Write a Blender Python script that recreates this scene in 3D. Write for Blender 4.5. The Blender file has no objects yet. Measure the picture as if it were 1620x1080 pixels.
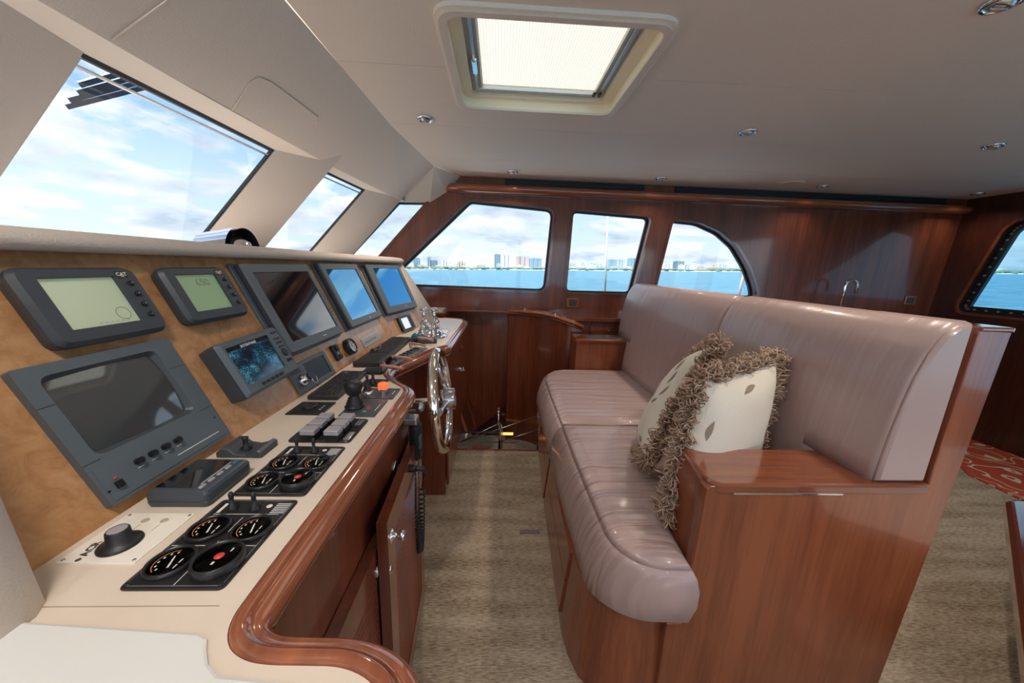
import bpy, bmesh, math, random
from mathutils import Matrix, Vector, noise
random.seed(7)
PI = math.pi
scene = bpy.context.scene
COL = scene.collection

# ------------------------------------------------------------------ camera, world, sun, exposure
cam_d = bpy.data.cameras.new('camera'); cam = bpy.data.objects.new('camera', cam_d); COL.objects.link(cam)
cam_d.sensor_width = 36; cam_d.lens = 545 / 1620 * 36; cam_d.clip_start = 0.01; cam_d.clip_end = 30000
ax_y = Vector((-20, -118, 545)).normalized()                       # room axes seen from the camera
dn = Vector((-0.035, 1.0, -(ax_y.x * -0.035 + ax_y.y) / ax_y.z)).normalized()
dn = (dn - dn.dot(ax_y) * ax_y).normalized()
ax_z = -dn; ax_x = ax_y.cross(ax_z)
Rm = Matrix((ax_x, ax_y, ax_z))
cam.matrix_world = Matrix.Translation((0, 0, 1.3)) @ Matrix(((Rm[0][0], -Rm[0][1], -Rm[0][2]), (Rm[1][0], -Rm[1][1], -Rm[1][2]), (Rm[2][0], -Rm[2][1], -Rm[2][2]))).to_4x4()
scene.camera = cam
scene.view_settings.view_transform = 'Standard'; scene.view_settings.look = 'None'
scene.view_settings.gamma = 1; scene.view_settings.exposure = 1.52
scene.view_settings.use_curve_mapping = False
scene.cycles.max_bounces = 10; scene.cycles.diffuse_bounces = 5; scene.cycles.transparent_max_bounces = 12
scene.cycles.caustics_reflective = False; scene.cycles.caustics_refractive = False
scene.cycles.use_denoising = True; scene.cycles.sample_clamp_indirect = 6

def nd(nt, t, **kw):
    n = nt.nodes.new(t)
    for k, v in kw.items():
        if k.startswith('i_'): n.inputs[int(k[2:])].default_value = v
        else: setattr(n, k, v)
    return n
def ramp(nt, stops, interp='LINEAR'):
    r = nt.nodes.new('ShaderNodeValToRGB'); r.color_ramp.interpolation = interp
    e = r.color_ramp.elements
    while len(e) < len(stops): e.new(0.5)
    for el, (p, c) in zip(e, stops): el.position = p; el.color = (*c, 1) if len(c) == 3 else c
    return r

w = bpy.data.worlds.new('sky'); scene.world = w; w.use_nodes = True
nt = w.node_tree; nt.nodes.clear(); L = nt.links.new
out = nd(nt, 'ShaderNodeOutputWorld'); bg = nd(nt, 'ShaderNodeBackground'); bg.inputs[1].default_value = 1.0
tc = nd(nt, 'ShaderNodeTexCoord'); sp = nd(nt, 'ShaderNodeSeparateXYZ'); L(tc.outputs['Generated'], sp.inputs[0])
grad = ramp(nt, [(0.0, (0.74, 0.83, 0.91)), (0.14, (0.57, 0.75, 0.91)), (0.35, (0.20, 0.44, 0.76)), (1.0, (0.12, 0.32, 0.68))])
L(sp.outputs[2], grad.inputs[0])
ad = nd(nt, 'ShaderNodeMath', operation='ADD'); ad.inputs[1].default_value = 0.22; L(sp.outputs[2], ad.inputs[0])
mx = nd(nt, 'ShaderNodeMath', operation='MAXIMUM'); mx.inputs[1].default_value = 0.05; L(ad.outputs[0], mx.inputs[0])
cb = nd(nt, 'ShaderNodeCombineXYZ')
for i in (0, 1):
    dv = nd(nt, 'ShaderNodeMath', operation='DIVIDE'); L(sp.outputs[i], dv.inputs[0]); L(mx.outputs[0], dv.inputs[1]); L(dv.outputs[0], cb.inputs[i])
n1 = nd(nt, 'ShaderNodeTexNoise'); n1.inputs['Scale'].default_value = 2.3; n1.inputs['Detail'].default_value = 9; n1.inputs['Roughness'].default_value = 0.56
L(cb.outputs[0], n1.inputs['Vector'])
cr = ramp(nt, [(0.44, (0, 0, 0)), (0.53, (1, 1, 1))]); L(n1.outputs['Fac'], cr.inputs[0])
n2 = nd(nt, 'ShaderNodeTexNoise'); n2.inputs['Scale'].default_value = 1.6; n2.inputs['Detail'].default_value = 6; L(cb.outputs[0], n2.inputs['Vector'])
cc = ramp(nt, [(0.36, (0.46, 0.57, 0.70)), (0.62, (1.0, 1.0, 1.0))]); L(n2.outputs['Fac'], cc.inputs[0])
m1 = nd(nt, 'ShaderNodeMixRGB'); L(cr.outputs[0], m1.inputs[0]); L(grad.outputs[0], m1.inputs[1]); L(cc.outputs[0], m1.inputs[2])
gz = ramp(nt, [(0.0, (0.10, 0.22, 0.30)), (0.02, (1, 1, 1))])      # below the horizon: dark water beyond the modelled sea
a2 = nd(nt, 'ShaderNodeMath', operation='ADD'); a2.inputs[1].default_value = 0.04; L(sp.outputs[2], a2.inputs[0]); L(a2.outputs[0], gz.inputs[0])
m2 = nd(nt, 'ShaderNodeMixRGB', blend_type='MULTIPLY'); m2.inputs[0].default_value = 1; L(m1.outputs[0], m2.inputs[1]); L(gz.outputs[0], m2.inputs[2])
L(m2.outputs[0], bg.inputs[0]); L(bg.outputs[0], out.inputs[0])

sun_d = bpy.data.lights.new('sun', 'SUN'); sun_d.energy = 6.0; sun_d.angle = 0.01; sun_d.color = (1, 0.95, 0.87)
sun = bpy.data.objects.new('sun', sun_d); COL.objects.link(sun)
sun.rotation_euler = Vector((-0.30, -0.34, 0.9)).to_track_quat('Z', 'Y').to_euler()

# ------------------------------------------------------------------ materials
def mat(name, col, rough=0.5, metal=0.0, coat=0.0, spec=0.5, emit=None, es=1.0, bump=None, var=None, trans=0.0, sheen=0):
    """bump=(scale, strength, stretch xyz)   var=(scale, darker colour, stretch xyz)"""
    m = bpy.data.materials.new(name); m.use_nodes = True
    nt = m.node_tree; b = nt.nodes['Principled BSDF']
    b.inputs['Base Color'].default_value = (*col, 1); b.inputs['Roughness'].default_value = rough
    b.inputs['Metallic'].default_value = metal; b.inputs['Coat Weight'].default_value = coat; b.inputs['Coat Roughness'].default_value = 0.08
    b.inputs['Specular IOR Level'].default_value = spec; b.inputs['Transmission Weight'].default_value = trans
    if sheen: b.inputs['Sheen Weight'].default_value = sheen
    if emit: b.inputs['Emission Color'].default_value = (*emit, 1); b.inputs['Emission Strength'].default_value = es
    if bump or var: tc = nd(nt, 'ShaderNodeTexCoord')
    if var:
        mp = nd(nt, 'ShaderNodeMapping'); mp.inputs['Scale'].default_value = var[2]
        n = nd(nt, 'ShaderNodeTexNoise'); n.inputs['Scale'].default_value = var[0]; n.inputs['Detail'].default_value = 5
        r = ramp(nt, [(0.35, var[1]), (0.65, col)])
        nt.links.new(tc.outputs['Object'], mp.inputs[0]); nt.links.new(mp.outputs[0], n.inputs['Vector']); nt.links.new(n.outputs['Fac'], r.inputs[0]); nt.links.new(r.outputs[0], b.inputs['Base Color'])
    if bump:
        mp = nd(nt, 'ShaderNodeMapping'); mp.inputs['Scale'].default_value = bump[2]
        n = nd(nt, 'ShaderNodeTexNoise'); n.inputs['Scale'].default_value = bump[0]; n.inputs['Detail'].default_value = 3
        bp = nd(nt, 'ShaderNodeBump'); bp.inputs['Strength'].default_value = bump[1]; bp.inputs['Distance'].default_value = 0.004
        nt.links.new(tc.outputs['Object'], mp.inputs[0]); nt.links.new(mp.outputs[0], n.inputs['Vector']); nt.links.new(n.outputs['Fac'], bp.inputs['Height']); nt.links.new(bp.outputs[0], b.inputs['Normal'])
    return m

def wood(name, dark, light, stretch, rough=0.28, coat=0.6):
    """ribbon-stripe mahogany: broad streaks plus fine pores, stretched along the grain"""
    m = mat(name, light, rough, coat=coat); nt = m.node_tree; b = nt.nodes['Principled BSDF']
    tc = nd(nt, 'ShaderNodeTexCoord'); mp = nd(nt, 'ShaderNodeMapping'); mp.inputs['Scale'].default_value = stretch
    nt.links.new(tc.outputs['Object'], mp.inputs[0])
    a = nd(nt, 'ShaderNodeTexNoise'); a.inputs['Scale'].default_value = 14; a.inputs['Detail'].default_value = 4; a.inputs['Distortion'].default_value = 0.4
    c = nd(nt, 'ShaderNodeTexNoise'); c.inputs['Scale'].default_value = 90; c.inputs['Detail'].default_value = 3
    for n in (a, c): nt.links.new(mp.outputs[0], n.inputs['Vector'])
    mixn = nd(nt, 'ShaderNodeMixRGB'); mixn.inputs[0].default_value = 0.4
    nt.links.new(a.outputs['Fac'], mixn.inputs[1]); nt.links.new(c.outputs['Fac'], mixn.inputs[2])
    r = ramp(nt, [(0.36, dark), (0.62, light)]); nt.links.new(mixn.outputs[0], r.inputs[0]); nt.links.new(r.outputs[0], b.inputs['Base Color'])
    return m

D, Lt = (0.120, 0.028, 0.013), (0.235, 0.062, 0.029)
WZ = wood('mahogany_upright_grain', D, Lt, (1, 1, 0.06))
WY = wood('mahogany_grain_athwart', D, Lt, (1, 0.06, 1), 0.18, 1.0)
WX = wood('mahogany_grain_lengthwise', D, Lt, (0.06, 1, 1), 0.18, 1.0)
WB = wood('bench_mahogany', (0.17, 0.044, 0.018), (0.29, 0.084, 0.035), (1, 1, 0.06))
WBX = wood('bench_mahogany_lengthwise', (0.17, 0.044, 0.018), (0.29, 0.084, 0.035), (0.06, 1, 1), 0.15, 1.0)
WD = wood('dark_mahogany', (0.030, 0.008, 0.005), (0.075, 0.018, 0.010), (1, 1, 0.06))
WOR = wood('orange_mahogany', (0.30, 0.09, 0.035), (0.48, 0.17, 0.07), (1, 0.06, 1), 0.2, 0.8)
CREAM = mat('cream_laminate', (0.74, 0.645, 0.555), 0.42, var=(6, (0.68, 0.585, 0.495), (1, 1, 1)))
WHITE = mat('white_fibreglass', (0.70, 0.705, 0.70), 0.3, coat=0.2)
PLATEW = mat('white_plate', (0.86, 0.82, 0.74), 0.35)
VINYL = mat('beige_textured_vinyl', (0.66, 0.57, 0.50), 0.6, bump=(260, 0.35, (1, 1, 1)))
CEIL = mat('ceiling_vinyl', (0.76, 0.665, 0.59), 0.65, bump=(220, 0.25, (1, 0.35, 1)))
HEAD = mat('headliner_vinyl', (0.69, 0.60, 0.53), 0.6, bump=(220, 0.3, (1, 1, 1)))
LIP = mat('light_lip', (0.86, 0.77, 0.68), 0.5)
CHAR = mat('charcoal_plastic', (0.050, 0.062, 0.078), 0.42)
CHAR2 = mat('slate_plastic', (0.105, 0.130, 0.150), 0.45)
BLACK = mat('black_plastic', (0.012, 0.013, 0.015), 0.32)
BPLATE = mat('black_panel', (0.016, 0.016, 0.017), 0.28)
RUB = mat('black_rubber', (0.014, 0.015, 0.018), 0.45)
KEYM = mat('key_black', (0.030, 0.030, 0.032), 0.4)
CHROME = mat('polished_steel', (0.82, 0.83, 0.85), 0.07, metal=1.0)
BRASSY = mat('warm_polished_steel', (0.80, 0.74, 0.66), 0.08, metal=1.0)
ALU = mat('satin_aluminium', (0.55, 0.57, 0.60), 0.35, metal=1.0)
LEATH = mat('mauve_leather', (0.44, 0.32, 0.305), 0.34, coat=0.2)
GREYB = mat('grey_button', (0.36, 0.34, 0.38), 0.35)
RED = mat('red_lamp', (0.9, 0.05, 0.02), 0.2, emit=(1, 0.08, 0.02), es=0.7)
REDD = mat('red_dot', (0.75, 0.06, 0.05), 0.4)
ORNG = mat('orange_scale', (0.85, 0.28, 0.08), 0.4)
GREEN = mat('green_mark', (0.02, 0.45, 0.27), 0.4)
TEAL = mat('teal_ball', (0.0, 0.16, 0.24), 0.12, coat=0.8)
INK = mat('white_print', (0.75, 0.75, 0.75), 0.5)
DINK = mat('dark_print', (0.05, 0.05, 0.06), 0.5)
YEL = mat('yellow_print', (0.75, 0.42, 0.05), 0.5)
LCD = mat('lcd_olive', (0.44, 0.50, 0.36), 0.18, emit=(0.36, 0.42, 0.28), es=0.10)
LCD2 = mat('lcd_green', (0.24, 0.33, 0.20), 0.2, emit=(0.22, 0.32, 0.18), es=0.12)
LCDW = mat('lcd_pale', (0.65, 0.73, 0.76), 0.2, emit=(0.6, 0.7, 0.75), es=0.25)
LCDINK = mat('lcd_segment', (0.20, 0.25, 0.16), 0.4)
CRT = mat('crt_glass', (0.060, 0.066, 0.070), 0.05, coat=1.0, spec=0.9)
SCR = mat('screen_glass_black', (0.008, 0.008, 0.010), 0.03, spec=1.0, coat=1.0)
SCRB = mat('coated_blue_screen_glass', (0.09, 0.36, 0.60), 0.03, metal=0.85)  # blue of the reflected sky put into the screen colour
SCRK = mat('screen_matt_black', (0.002, 0.002, 0.003), 0.25)
SALM = mat('salmon_temple', (0.62, 0.27, 0.18), 0.35)
GASK = mat('black_gasket', (0.012, 0.018, 0.022), 0.4)
STONE = mat('grey_sail_cloth', (0.4, 0.4, 0.4), 0.8)
CLOTH = mat('off_white_cotton', (0.76, 0.71, 0.62), 0.85, bump=(300, 0.2, (1, 1, 1)))
LEAFP = mat('leaf_print_taupe', (0.30, 0.245, 0.185), 0.85)
FRING = mat('brown_fringe_yarn', (0.60, 0.44, 0.33), 0.8, var=(60, (0.30, 0.20, 0.14), (1, 1, 1)))
NOTCH = mat('stainless_plate', (0.72, 0.74, 0.76), 0.18, metal=0.9)

# burl veneer
BURL = mat('burl_veneer', (0.50, 0.25, 0.105), 0.3, coat=0.35)
nt = BURL.node_tree; b = nt.nodes['Principled BSDF']; tc = nd(nt, 'ShaderNodeTexCoord')
na = nd(nt, 'ShaderNodeTexNoise'); na.inputs['Scale'].default_value = 34; na.inputs['Detail'].default_value = 7; na.inputs['Distortion'].default_value = 0.9; na.inputs['Roughness'].default_value = 0.62
nt.links.new(tc.outputs['Object'], na.inputs['Vector'])
r = ramp(nt, [(0.25, (0.37, 0.165, 0.062)), (0.50, (0.52, 0.265, 0.115)), (0.75, (0.62, 0.36, 0.18))])
nt.links.new(na.outputs['Fac'], r.inputs[0]); nt.links.new(r.outputs[0], b.inputs['Base Color'])

# carpet: loop rows running lengthwise of the boat
def carpet(name, c1, c2, c3):
    m = mat(name, c2, 0.95, spec=0.1); nt = m.node_tree; b = nt.nodes['Principled BSDF']; tc = nd(nt, 'ShaderNodeTexCoord')
    mp = nd(nt, 'ShaderNodeMapping'); mp.inputs['Scale'].default_value = (38, 230, 1); nt.links.new(tc.outputs['Object'], mp.inputs[0])
    n = nd(nt, 'ShaderNodeTexNoise'); n.inputs['Scale'].default_value = 1; n.inputs['Detail'].default_value = 4; n.inputs['Roughness'].default_value = 0.65; nt.links.new(mp.outputs[0], n.inputs['Vector'])
    mp2 = nd(nt, 'ShaderNodeMapping'); mp2.inputs['Scale'].default_value = (1, 6, 1); nt.links.new(tc.outputs['Object'], mp2.inputs[0])
    nb = nd(nt, 'ShaderNodeTexNoise'); nb.inputs['Scale'].default_value = 2.5; nt.links.new(mp2.outputs[0], nb.inputs['Vector'])
    mxr = nd(nt, 'ShaderNodeMixRGB'); mxr.inputs[0].default_value = 0.3; nt.links.new(n.outputs['Fac'], mxr.inputs[1]); nt.links.new(nb.outputs['Fac'], mxr.inputs[2])
    r = ramp(nt, [(0.38, c1), (0.5, c2), (0.62, c3)]); nt.links.new(mxr.outputs[0], r.inputs[0]); nt.links.new(r.outputs[0], b.inputs['Base Color'])
    bp = nd(nt, 'ShaderNodeBump'); bp.inputs['Strength'].default_value = 0.9; bp.inputs['Distance'].default_value = 0.006
    nt.links.new(n.outputs['Fac'], bp.inputs['Height']); nt.links.new(bp.outputs[0], b.inputs['Normal'])
    return m
CARP = carpet('ribbed_carpet', (0.20, 0.145, 0.095), (0.40, 0.32, 0.235), (0.56, 0.48, 0.375))

# leather with gathered creases: bump added to LEATH by coordinates
nt = LEATH.node_tree; b = nt.nodes['Principled BSDF']; tc = nd(nt, 'ShaderNodeTexCoord')
mp = nd(nt, 'ShaderNodeMapping'); mp.inputs['Scale'].default_value = (2.2, 26, 2.2); nt.links.new(tc.outputs['Object'], mp.inputs[0])
nw = nd(nt, 'ShaderNodeTexNoise'); nw.inputs['Scale'].default_value = 1.0; nw.inputs['Detail'].default_value = 2; nw.inputs['Distortion'].default_value = 0.5; nt.links.new(mp.outputs[0], nw.inputs['Vector'])
bp = nd(nt, 'ShaderNodeBump'); bp.inputs['Strength'].default_value = 0.9; bp.inputs['Distance'].default_value = 0.02
nt.links.new(nw.outputs['Fac'], bp.inputs['Height']); nt.links.new(bp.outputs[0], b.inputs['Normal'])

LEATHB = LEATH.copy(); LEATHB.name = 'mauve_leather_smooth'
LEATHB.node_tree.nodes['Bump'].inputs['Strength'].default_value = 0.28
LEATHB.node_tree.nodes['Mapping'].inputs['Scale'].default_value = (1.5, 22, 1.5)

def glass_mat(name, tint, gloss=0.06):
    m = bpy.data.materials.new(name); m.use_nodes = True; nt = m.node_tree; nt.nodes.clear()
    o = nd(nt, 'ShaderNodeOutputMaterial'); t = nd(nt, 'ShaderNodeBsdfTransparent'); t.inputs[0].default_value = (*tint, 1)
    g = nd(nt, 'ShaderNodeBsdfGlossy'); g.inputs['Roughness'].default_value = 0.02
    ge = nd(nt, 'ShaderNodeNewGeometry'); dt = nd(nt, 'ShaderNodeVectorMath', operation='DOT_PRODUCT'); nt.links.new(ge.outputs['Incoming'], dt.inputs[0]); nt.links.new(ge.outputs['Normal'], dt.inputs[1])
    ab = nd(nt, 'ShaderNodeMath', operation='ABSOLUTE'); nt.links.new(dt.outputs['Value'], ab.inputs[0])
    su = nd(nt, 'ShaderNodeMath', operation='SUBTRACT'); su.inputs[0].default_value = 1; nt.links.new(ab.outputs[0], su.inputs[1])
    pw = nd(nt, 'ShaderNodeMath', operation='POWER'); nt.links.new(su.outputs[0], pw.inputs[0]); pw.inputs[1].default_value = 5
    fr = nd(nt, 'ShaderNodeMath', operation='MULTIPLY_ADD'); nt.links.new(pw.outputs[0], fr.inputs[0]); fr.inputs[1].default_value = 0.9; fr.inputs[2].default_value = gloss
    mxs = nd(nt, 'ShaderNodeMixShader'); nt.links.new(fr.outputs[0], mxs.inputs[0]); nt.links.new(t.outputs[0], mxs.inputs[1]); nt.links.new(g.outputs[0], mxs.inputs[2])
    nt.links.new(mxs.outputs[0], o.inputs[0]); return m
GLASS = glass_mat('window_glass', (0.43, 0.445, 0.455))
DGLASS = glass_mat('tinted_window_glass', (0.20, 0.32, 0.38))
CLEAR = glass_mat('gauge_lens', (0.98, 0.98, 0.98), 0.012)
ACRYL = mat('clear_acrylic', (0.85, 0.9, 0.95), 0.05, trans=0.9)
BLIND = bpy.data.materials.new('pleated_blind'); BLIND.use_nodes = True
nt = BLIND.node_tree; nt.nodes.clear(); o = nd(nt, 'ShaderNodeOutputMaterial')
df = nd(nt, 'ShaderNodeBsdfDiffuse'); df.inputs[0].default_value = (0.85, 0.83, 0.74, 1)
tl = nd(nt, 'ShaderNodeBsdfTranslucent'); tl.inputs[0].default_value = (0.25, 0.245, 0.21, 1)
ms = nd(nt, 'ShaderNodeMixShader'); ms.inputs[0].default_value = 0.75
nt.links.new(df.outputs[0], ms.inputs[1]); nt.links.new(tl.outputs[0], ms.inputs[2]); nt.links.new(ms.outputs[0], o.inputs[0])

# ------------------------------------------------------------------ mesh helpers
class B:
    """collects shapes and links them as ONE mesh object"""
    def __init__(s): s.v = []; s.f = []; s.sm = []
    def add(s, verts, faces, smooth=False):
        k = len(s.v); s.v += [tuple(p) for p in verts]
        for f in faces: s.f.append([i + k for i in f]); s.sm.append(smooth)
        return s
    def box(s, x0, x1, y0, y1, z0, z1, b=0.0):
        if b <= 0:
            v = [(x, y, z) for x in (x0, x1) for y in (y0, y1) for z in (z0, z1)]
            return s.add(v, [(0, 1, 3, 2), (4, 6, 7, 5), (0, 4, 5, 1), (2, 3, 7, 6), (0, 2, 6, 4), (1, 5, 7, 3)])
        bm = bmesh.new(); bmesh.ops.create_cube(bm, size=1)
        for q in bm.verts: q.co = Vector(((x0 + x1) / 2 + q.co.x * (x1 - x0), (y0 + y1) / 2 + q.co.y * (y1 - y0), (z0 + z1) / 2 + q.co.z * (z1 - z0)))
        bmesh.ops.bevel(bm, geom=bm.edges[:], offset=b, segments=2, affect='EDGES', profile=0.6)
        bm.verts.index_update(); s.add([q.co[:] for q in bm.verts], [[q.index for q in f.verts] for f in bm.faces]); bm.free(); return s
    def cyl(s, p0, p1, r0, r1=None, n=20, smooth=True):
        r1 = r0 if r1 is None else r1; p0 = Vector(p0); p1 = Vector(p1); d = (p1 - p0).normalized(); a = d.orthogonal().normalized(); c = d.cross(a)
        v = [p + (a * math.cos(2 * PI * i / n) + c * math.sin(2 * PI * i / n)) * r for p, r in ((p0, r0), (p1, r1)) for i in range(n)]
        s.add(v, [(i, (i + 1) % n, n + (i + 1) % n, n + i) for i in range(n)], smooth)
        s.add(v[:n], [list(range(n))[::-1]]); return s.add(v[n:], [list(range(n))])
    def tube(s, pts, r, n=8, closed=False):
        pts = [Vector(p) for p in pts]; m = len(pts); rings = []; prev = None
        rr = r if isinstance(r, (list, tuple)) else [r] * m
        for i, p in enumerate(pts):
            if closed: t = pts[(i + 1) % m] - pts[i - 1]
            else: t = pts[min(i + 1, m - 1)] - pts[max(i - 1, 0)]
            t.normalize()
            a = t.orthogonal().normalized() if prev is None else (prev - prev.dot(t) * t).normalized()
            prev = a; c = t.cross(a)
            rings += [p + (a * math.cos(2 * PI * j / n) + c * math.sin(2 * PI * j / n)) * rr[i] for j in range(n)]
        fs = [(i * n + j, i * n + (j + 1) % n, ((i + 1) % m) * n + (j + 1) % n, ((i + 1) % m) * n + j) for i in range(m if closed else m - 1) for j in range(n)]
        if not closed: fs += [list(range(n))[::-1], list(range((m - 1) * n, m * n))]
        return s.add(rings, fs, True)
    def lathe(s, prof, n=28, o=(0, 0, 0), ax='z', cap=True):
        """prof: list of (radius, height) around local z (or x)"""
        v = []
        for r, h in prof:
            for i in range(n):
                c, q = r * math.cos(2 * PI * i / n), r * math.sin(2 * PI * i / n)
                v.append((o[0] + c, o[1] + q, o[2] + h) if ax == 'z' else (o[0] + h, o[1] + c, o[2] + q))
        fs = [(k * n + i, k * n + (i + 1) % n, (k + 1) * n + (i + 1) % n, (k + 1) * n + i) for k in range(len(prof) - 1) for i in range(n)]
        s.add(v, fs, True)
        if not cap: return s
        if prof[0][0] > 1e-4: s.add(v[:n], [list(range(n))[::-1]])
        if prof[-1][0] > 1e-4: s.add(v[-n:], [list(range(n))])
        return s
    def rings(s, poly, lv, mp=None, smooth=False):
        """stack of inset copies of a 2D polygon: lv = [(height, inset)], closed top and bottom; mp maps (x, y, h)"""
        mp = mp or (lambda x, y, h: (x, y, h)); n = len(poly); v = []
        for h, ins in lv:
            q = inset(poly, ins)
            v += [mp(x, y, h) for x, y in q]
        fs = [(k * n + i, k * n + (i + 1) % n, (k + 1) * n + (i + 1) % n, (k + 1) * n + i) for k in range(len(lv) - 1) for i in range(n)]
        s.add(v, fs, smooth); s.add(v[:n], [list(range(n))[::-1]]); return s.add(v[-n:], [list(range(n))])
    def done(s, name, m, parent=None, loc=None, mw=None):
        me = bpy.data.meshes.new(name); me.from_pydata(s.v, [], s.f); me.materials.append(m)
        for p, q in zip(me.polygons, s.sm): p.use_smooth = q
        bm = bmesh.new(); bm.from_mesh(me); bmesh.ops.recalc_face_normals(bm, faces=bm.faces[:]); bm.to_mesh(me); bm.free()
        ob = bpy.data.objects.new(name, me); COL.objects.link(ob)
        if parent is not None: ob.parent = parent
        if loc is not None: ob.location = loc
        if mw is not None: ob.matrix_world = mw
        return ob

def inset(poly, d):
    if abs(d) < 1e-9: return list(poly)
    n = len(poly); A = sum(poly[i][0] * poly[(i + 1) % n][1] - poly[(i + 1) % n][0] * poly[i][1] for i in range(n)); sg = 1 if A > 0 else -1
    o = []
    for i in range(n):
        x0, y0 = poly[i - 1]; x1, y1 = poly[i]; x2, y2 = poly[(i + 1) % n]
        a = Vector((x1 - x0, y1 - y0)); c = Vector((x2 - x1, y2 - y1))
        if a.length < 1e-9 or c.length < 1e-9: o.append((x1, y1)); continue
        a.normalize(); c.normalize(); na = Vector((-a.y, a.x)) * sg; nc = Vector((-c.y, c.x)) * sg
        t = (na + nc); t = t / max(t.length_squared, 0.25) * 2
        o.append((x1 + t.x * d, y1 + t.y * d))
    return o
def rnd(poly, r, seg=5):
    """round the corners of a polygon; r number or list"""
    n = len(poly); o = []
    for i in range(n):
        rr = r[i] if isinstance(r, (list, tuple)) else r
        p = Vector(poly[i]); a = Vector(poly[i - 1]) - p; c = Vector(poly[(i + 1) % n]) - p
        if rr <= 0: o.append(tuple(p)); continue
        la, lc = a.length, c.length; a.normalize(); c.normalize()
        d = min(rr / max(math.tan(a.angle(c) / 2), 0.05), la * 0.49, lc * 0.49)
        s0, s1 = p + a * d, p + c * d
        for k in range(seg + 1):
            t = k / seg; o.append(tuple((1 - t) ** 2 * s0 + 2 * t * (1 - t) * p + t * t * s1))
    return o
def rect(w, h, r=0.0, cx=0, cy=0, seg=4):
    p = [(cx - w / 2, cy - h / 2), (cx + w / 2, cy - h / 2), (cx + w / 2, cy + h / 2), (cx - w / 2, cy + h / 2)]
    return rnd(p, r, seg) if r > 0 else p
def plate(outer, holes, t0, t1, mp):
    """slab with holes: 2D outline filled and given thickness from t0 to t1; mp maps (u, v, t) to 3D"""
    bm = bmesh.new(); loops = [outer] + holes; es = []
    for lp in loops:
        vs = [bm.verts.new((x, y, 0)) for x, y in lp]
        es += [bm.edges.new((vs[i], vs[(i + 1) % len(vs)])) for i in range(len(vs))]
    bmesh.ops.triangle_fill(bm, edges=es, use_beauty=True, use_dissolve=False)
    bm.verts.index_update(); V = [q.co.copy() for q in bm.verts]; F = [[q.index for q in f.verts] for f in bm.faces]; bm.free()
    bl = B(); n = len(V)
    bl.add([mp(q.x, q.y, t0) for q in V], F); bl.add([mp(q.x, q.y, t1) for q in V], [f[::-1] for f in F])
    k = 0
    for lp in loops:
        m = len(lp)
        v = [mp(x, y, t0) for x, y in lp] + [mp(x, y, t1) for x, y in lp]
        bl.add(v, [(i, (i + 1) % m, m + (i + 1) % m, m + i) for i in range(m)])
    return bl
def E(name, label=None, cat=None, group=None, mw=None, kind=None, loc=None):
    o = bpy.data.objects.new(name, None); o.empty_display_size = 0.05; COL.objects.link(o)
    if mw is not None: o.matrix_world = mw
    if loc is not None: o.location = loc
    return tag(o, label, cat, group, kind)
def tag(o, label=None, cat=None, group=None, kind=None):
    if label: o['label'] = label
    if cat: o['category'] = cat
    if group: o['group'] = group
    if kind: o['kind'] = kind
    return o
def text(s, size, m, parent, x, y, z, name='lettering', rot=0.0, bold=0.0, sx=1.0, align='CENTER'):
    cu = bpy.data.curves.new('t', 'FONT'); cu.body = s; cu.size = size; cu.align_x = align; cu.align_y = 'CENTER'; cu.offset = bold; cu.resolution_u = 2
    to = bpy.data.objects.new('t', cu); COL.objects.link(to)
    me = bpy.data.meshes.new_from_object(to); bpy.data.objects.remove(to); me.name = name
    me.materials.clear(); me.materials.append(m)
    o = bpy.data.objects.new(name, me); COL.objects.link(o); o.parent = parent
    o.location = (x, y, z); o.rotation_euler = (0, 0, rot); o.scale = (sx, 1, 1); return o
def dup(o, parent=None, **kw):
    c = o.copy(); COL.objects.link(c)
    if parent is not None: c.parent = parent
    for ch in [q for q in bpy.data.objects if q.parent == o]: dup(ch, c)
    for k, v in kw.items():
        if k == 'loc': c.location = v
        else: c[k] = v
    return c

# frames: riser (leaning dash face), its angled far section, and the counter
T = math.radians(25)
def riser(y, s, out=0.0):
    u = Vector((-math.sin(T), 0, math.cos(T))); n = Vector((math.cos(T), 0, math.sin(T))); x = Vector((0, 1, 0))
    o = Vector((-0.585, 0, 0.9)) + x * y + u * s + n * out
    return Matrix((( x.x, u.x, n.x, o.x), (x.y, u.y, n.y, o.y), (x.z, u.z, n.z, o.z), (0, 0, 0, 1)))
PHI = math.radians(11)
def riser2(d, s, out=0.0):
    x = Vector((math.sin(PHI), math.cos(PHI), 0)); n0 = Vector((math.cos(PHI), -math.sin(PHI), 0)); z = Vector((0, 0, 1))
    u = -math.sin(T) * n0 + math.cos(T) * z; n = math.cos(T) * n0 + math.sin(T) * z
    o = Vector((-0.585, 1.83, 0.9)) + x * d + u * s + n * out
    return Matrix(((x.x, u.x, n.x, o.x), (x.y, u.y, n.y, o.y), (x.z, u.z, n.z, o.z), (0, 0, 0, 1)))
CZ = 0.9
def top(x, y, z=CZ, rot=0.0):
    """frame on the counter: local x = away across the boat, local y = towards the windscreen"""
    return Matrix.Translation((x, y, z)) @ Matrix.Rotation(PI / 2 + rot, 4, 'Z')

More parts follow.
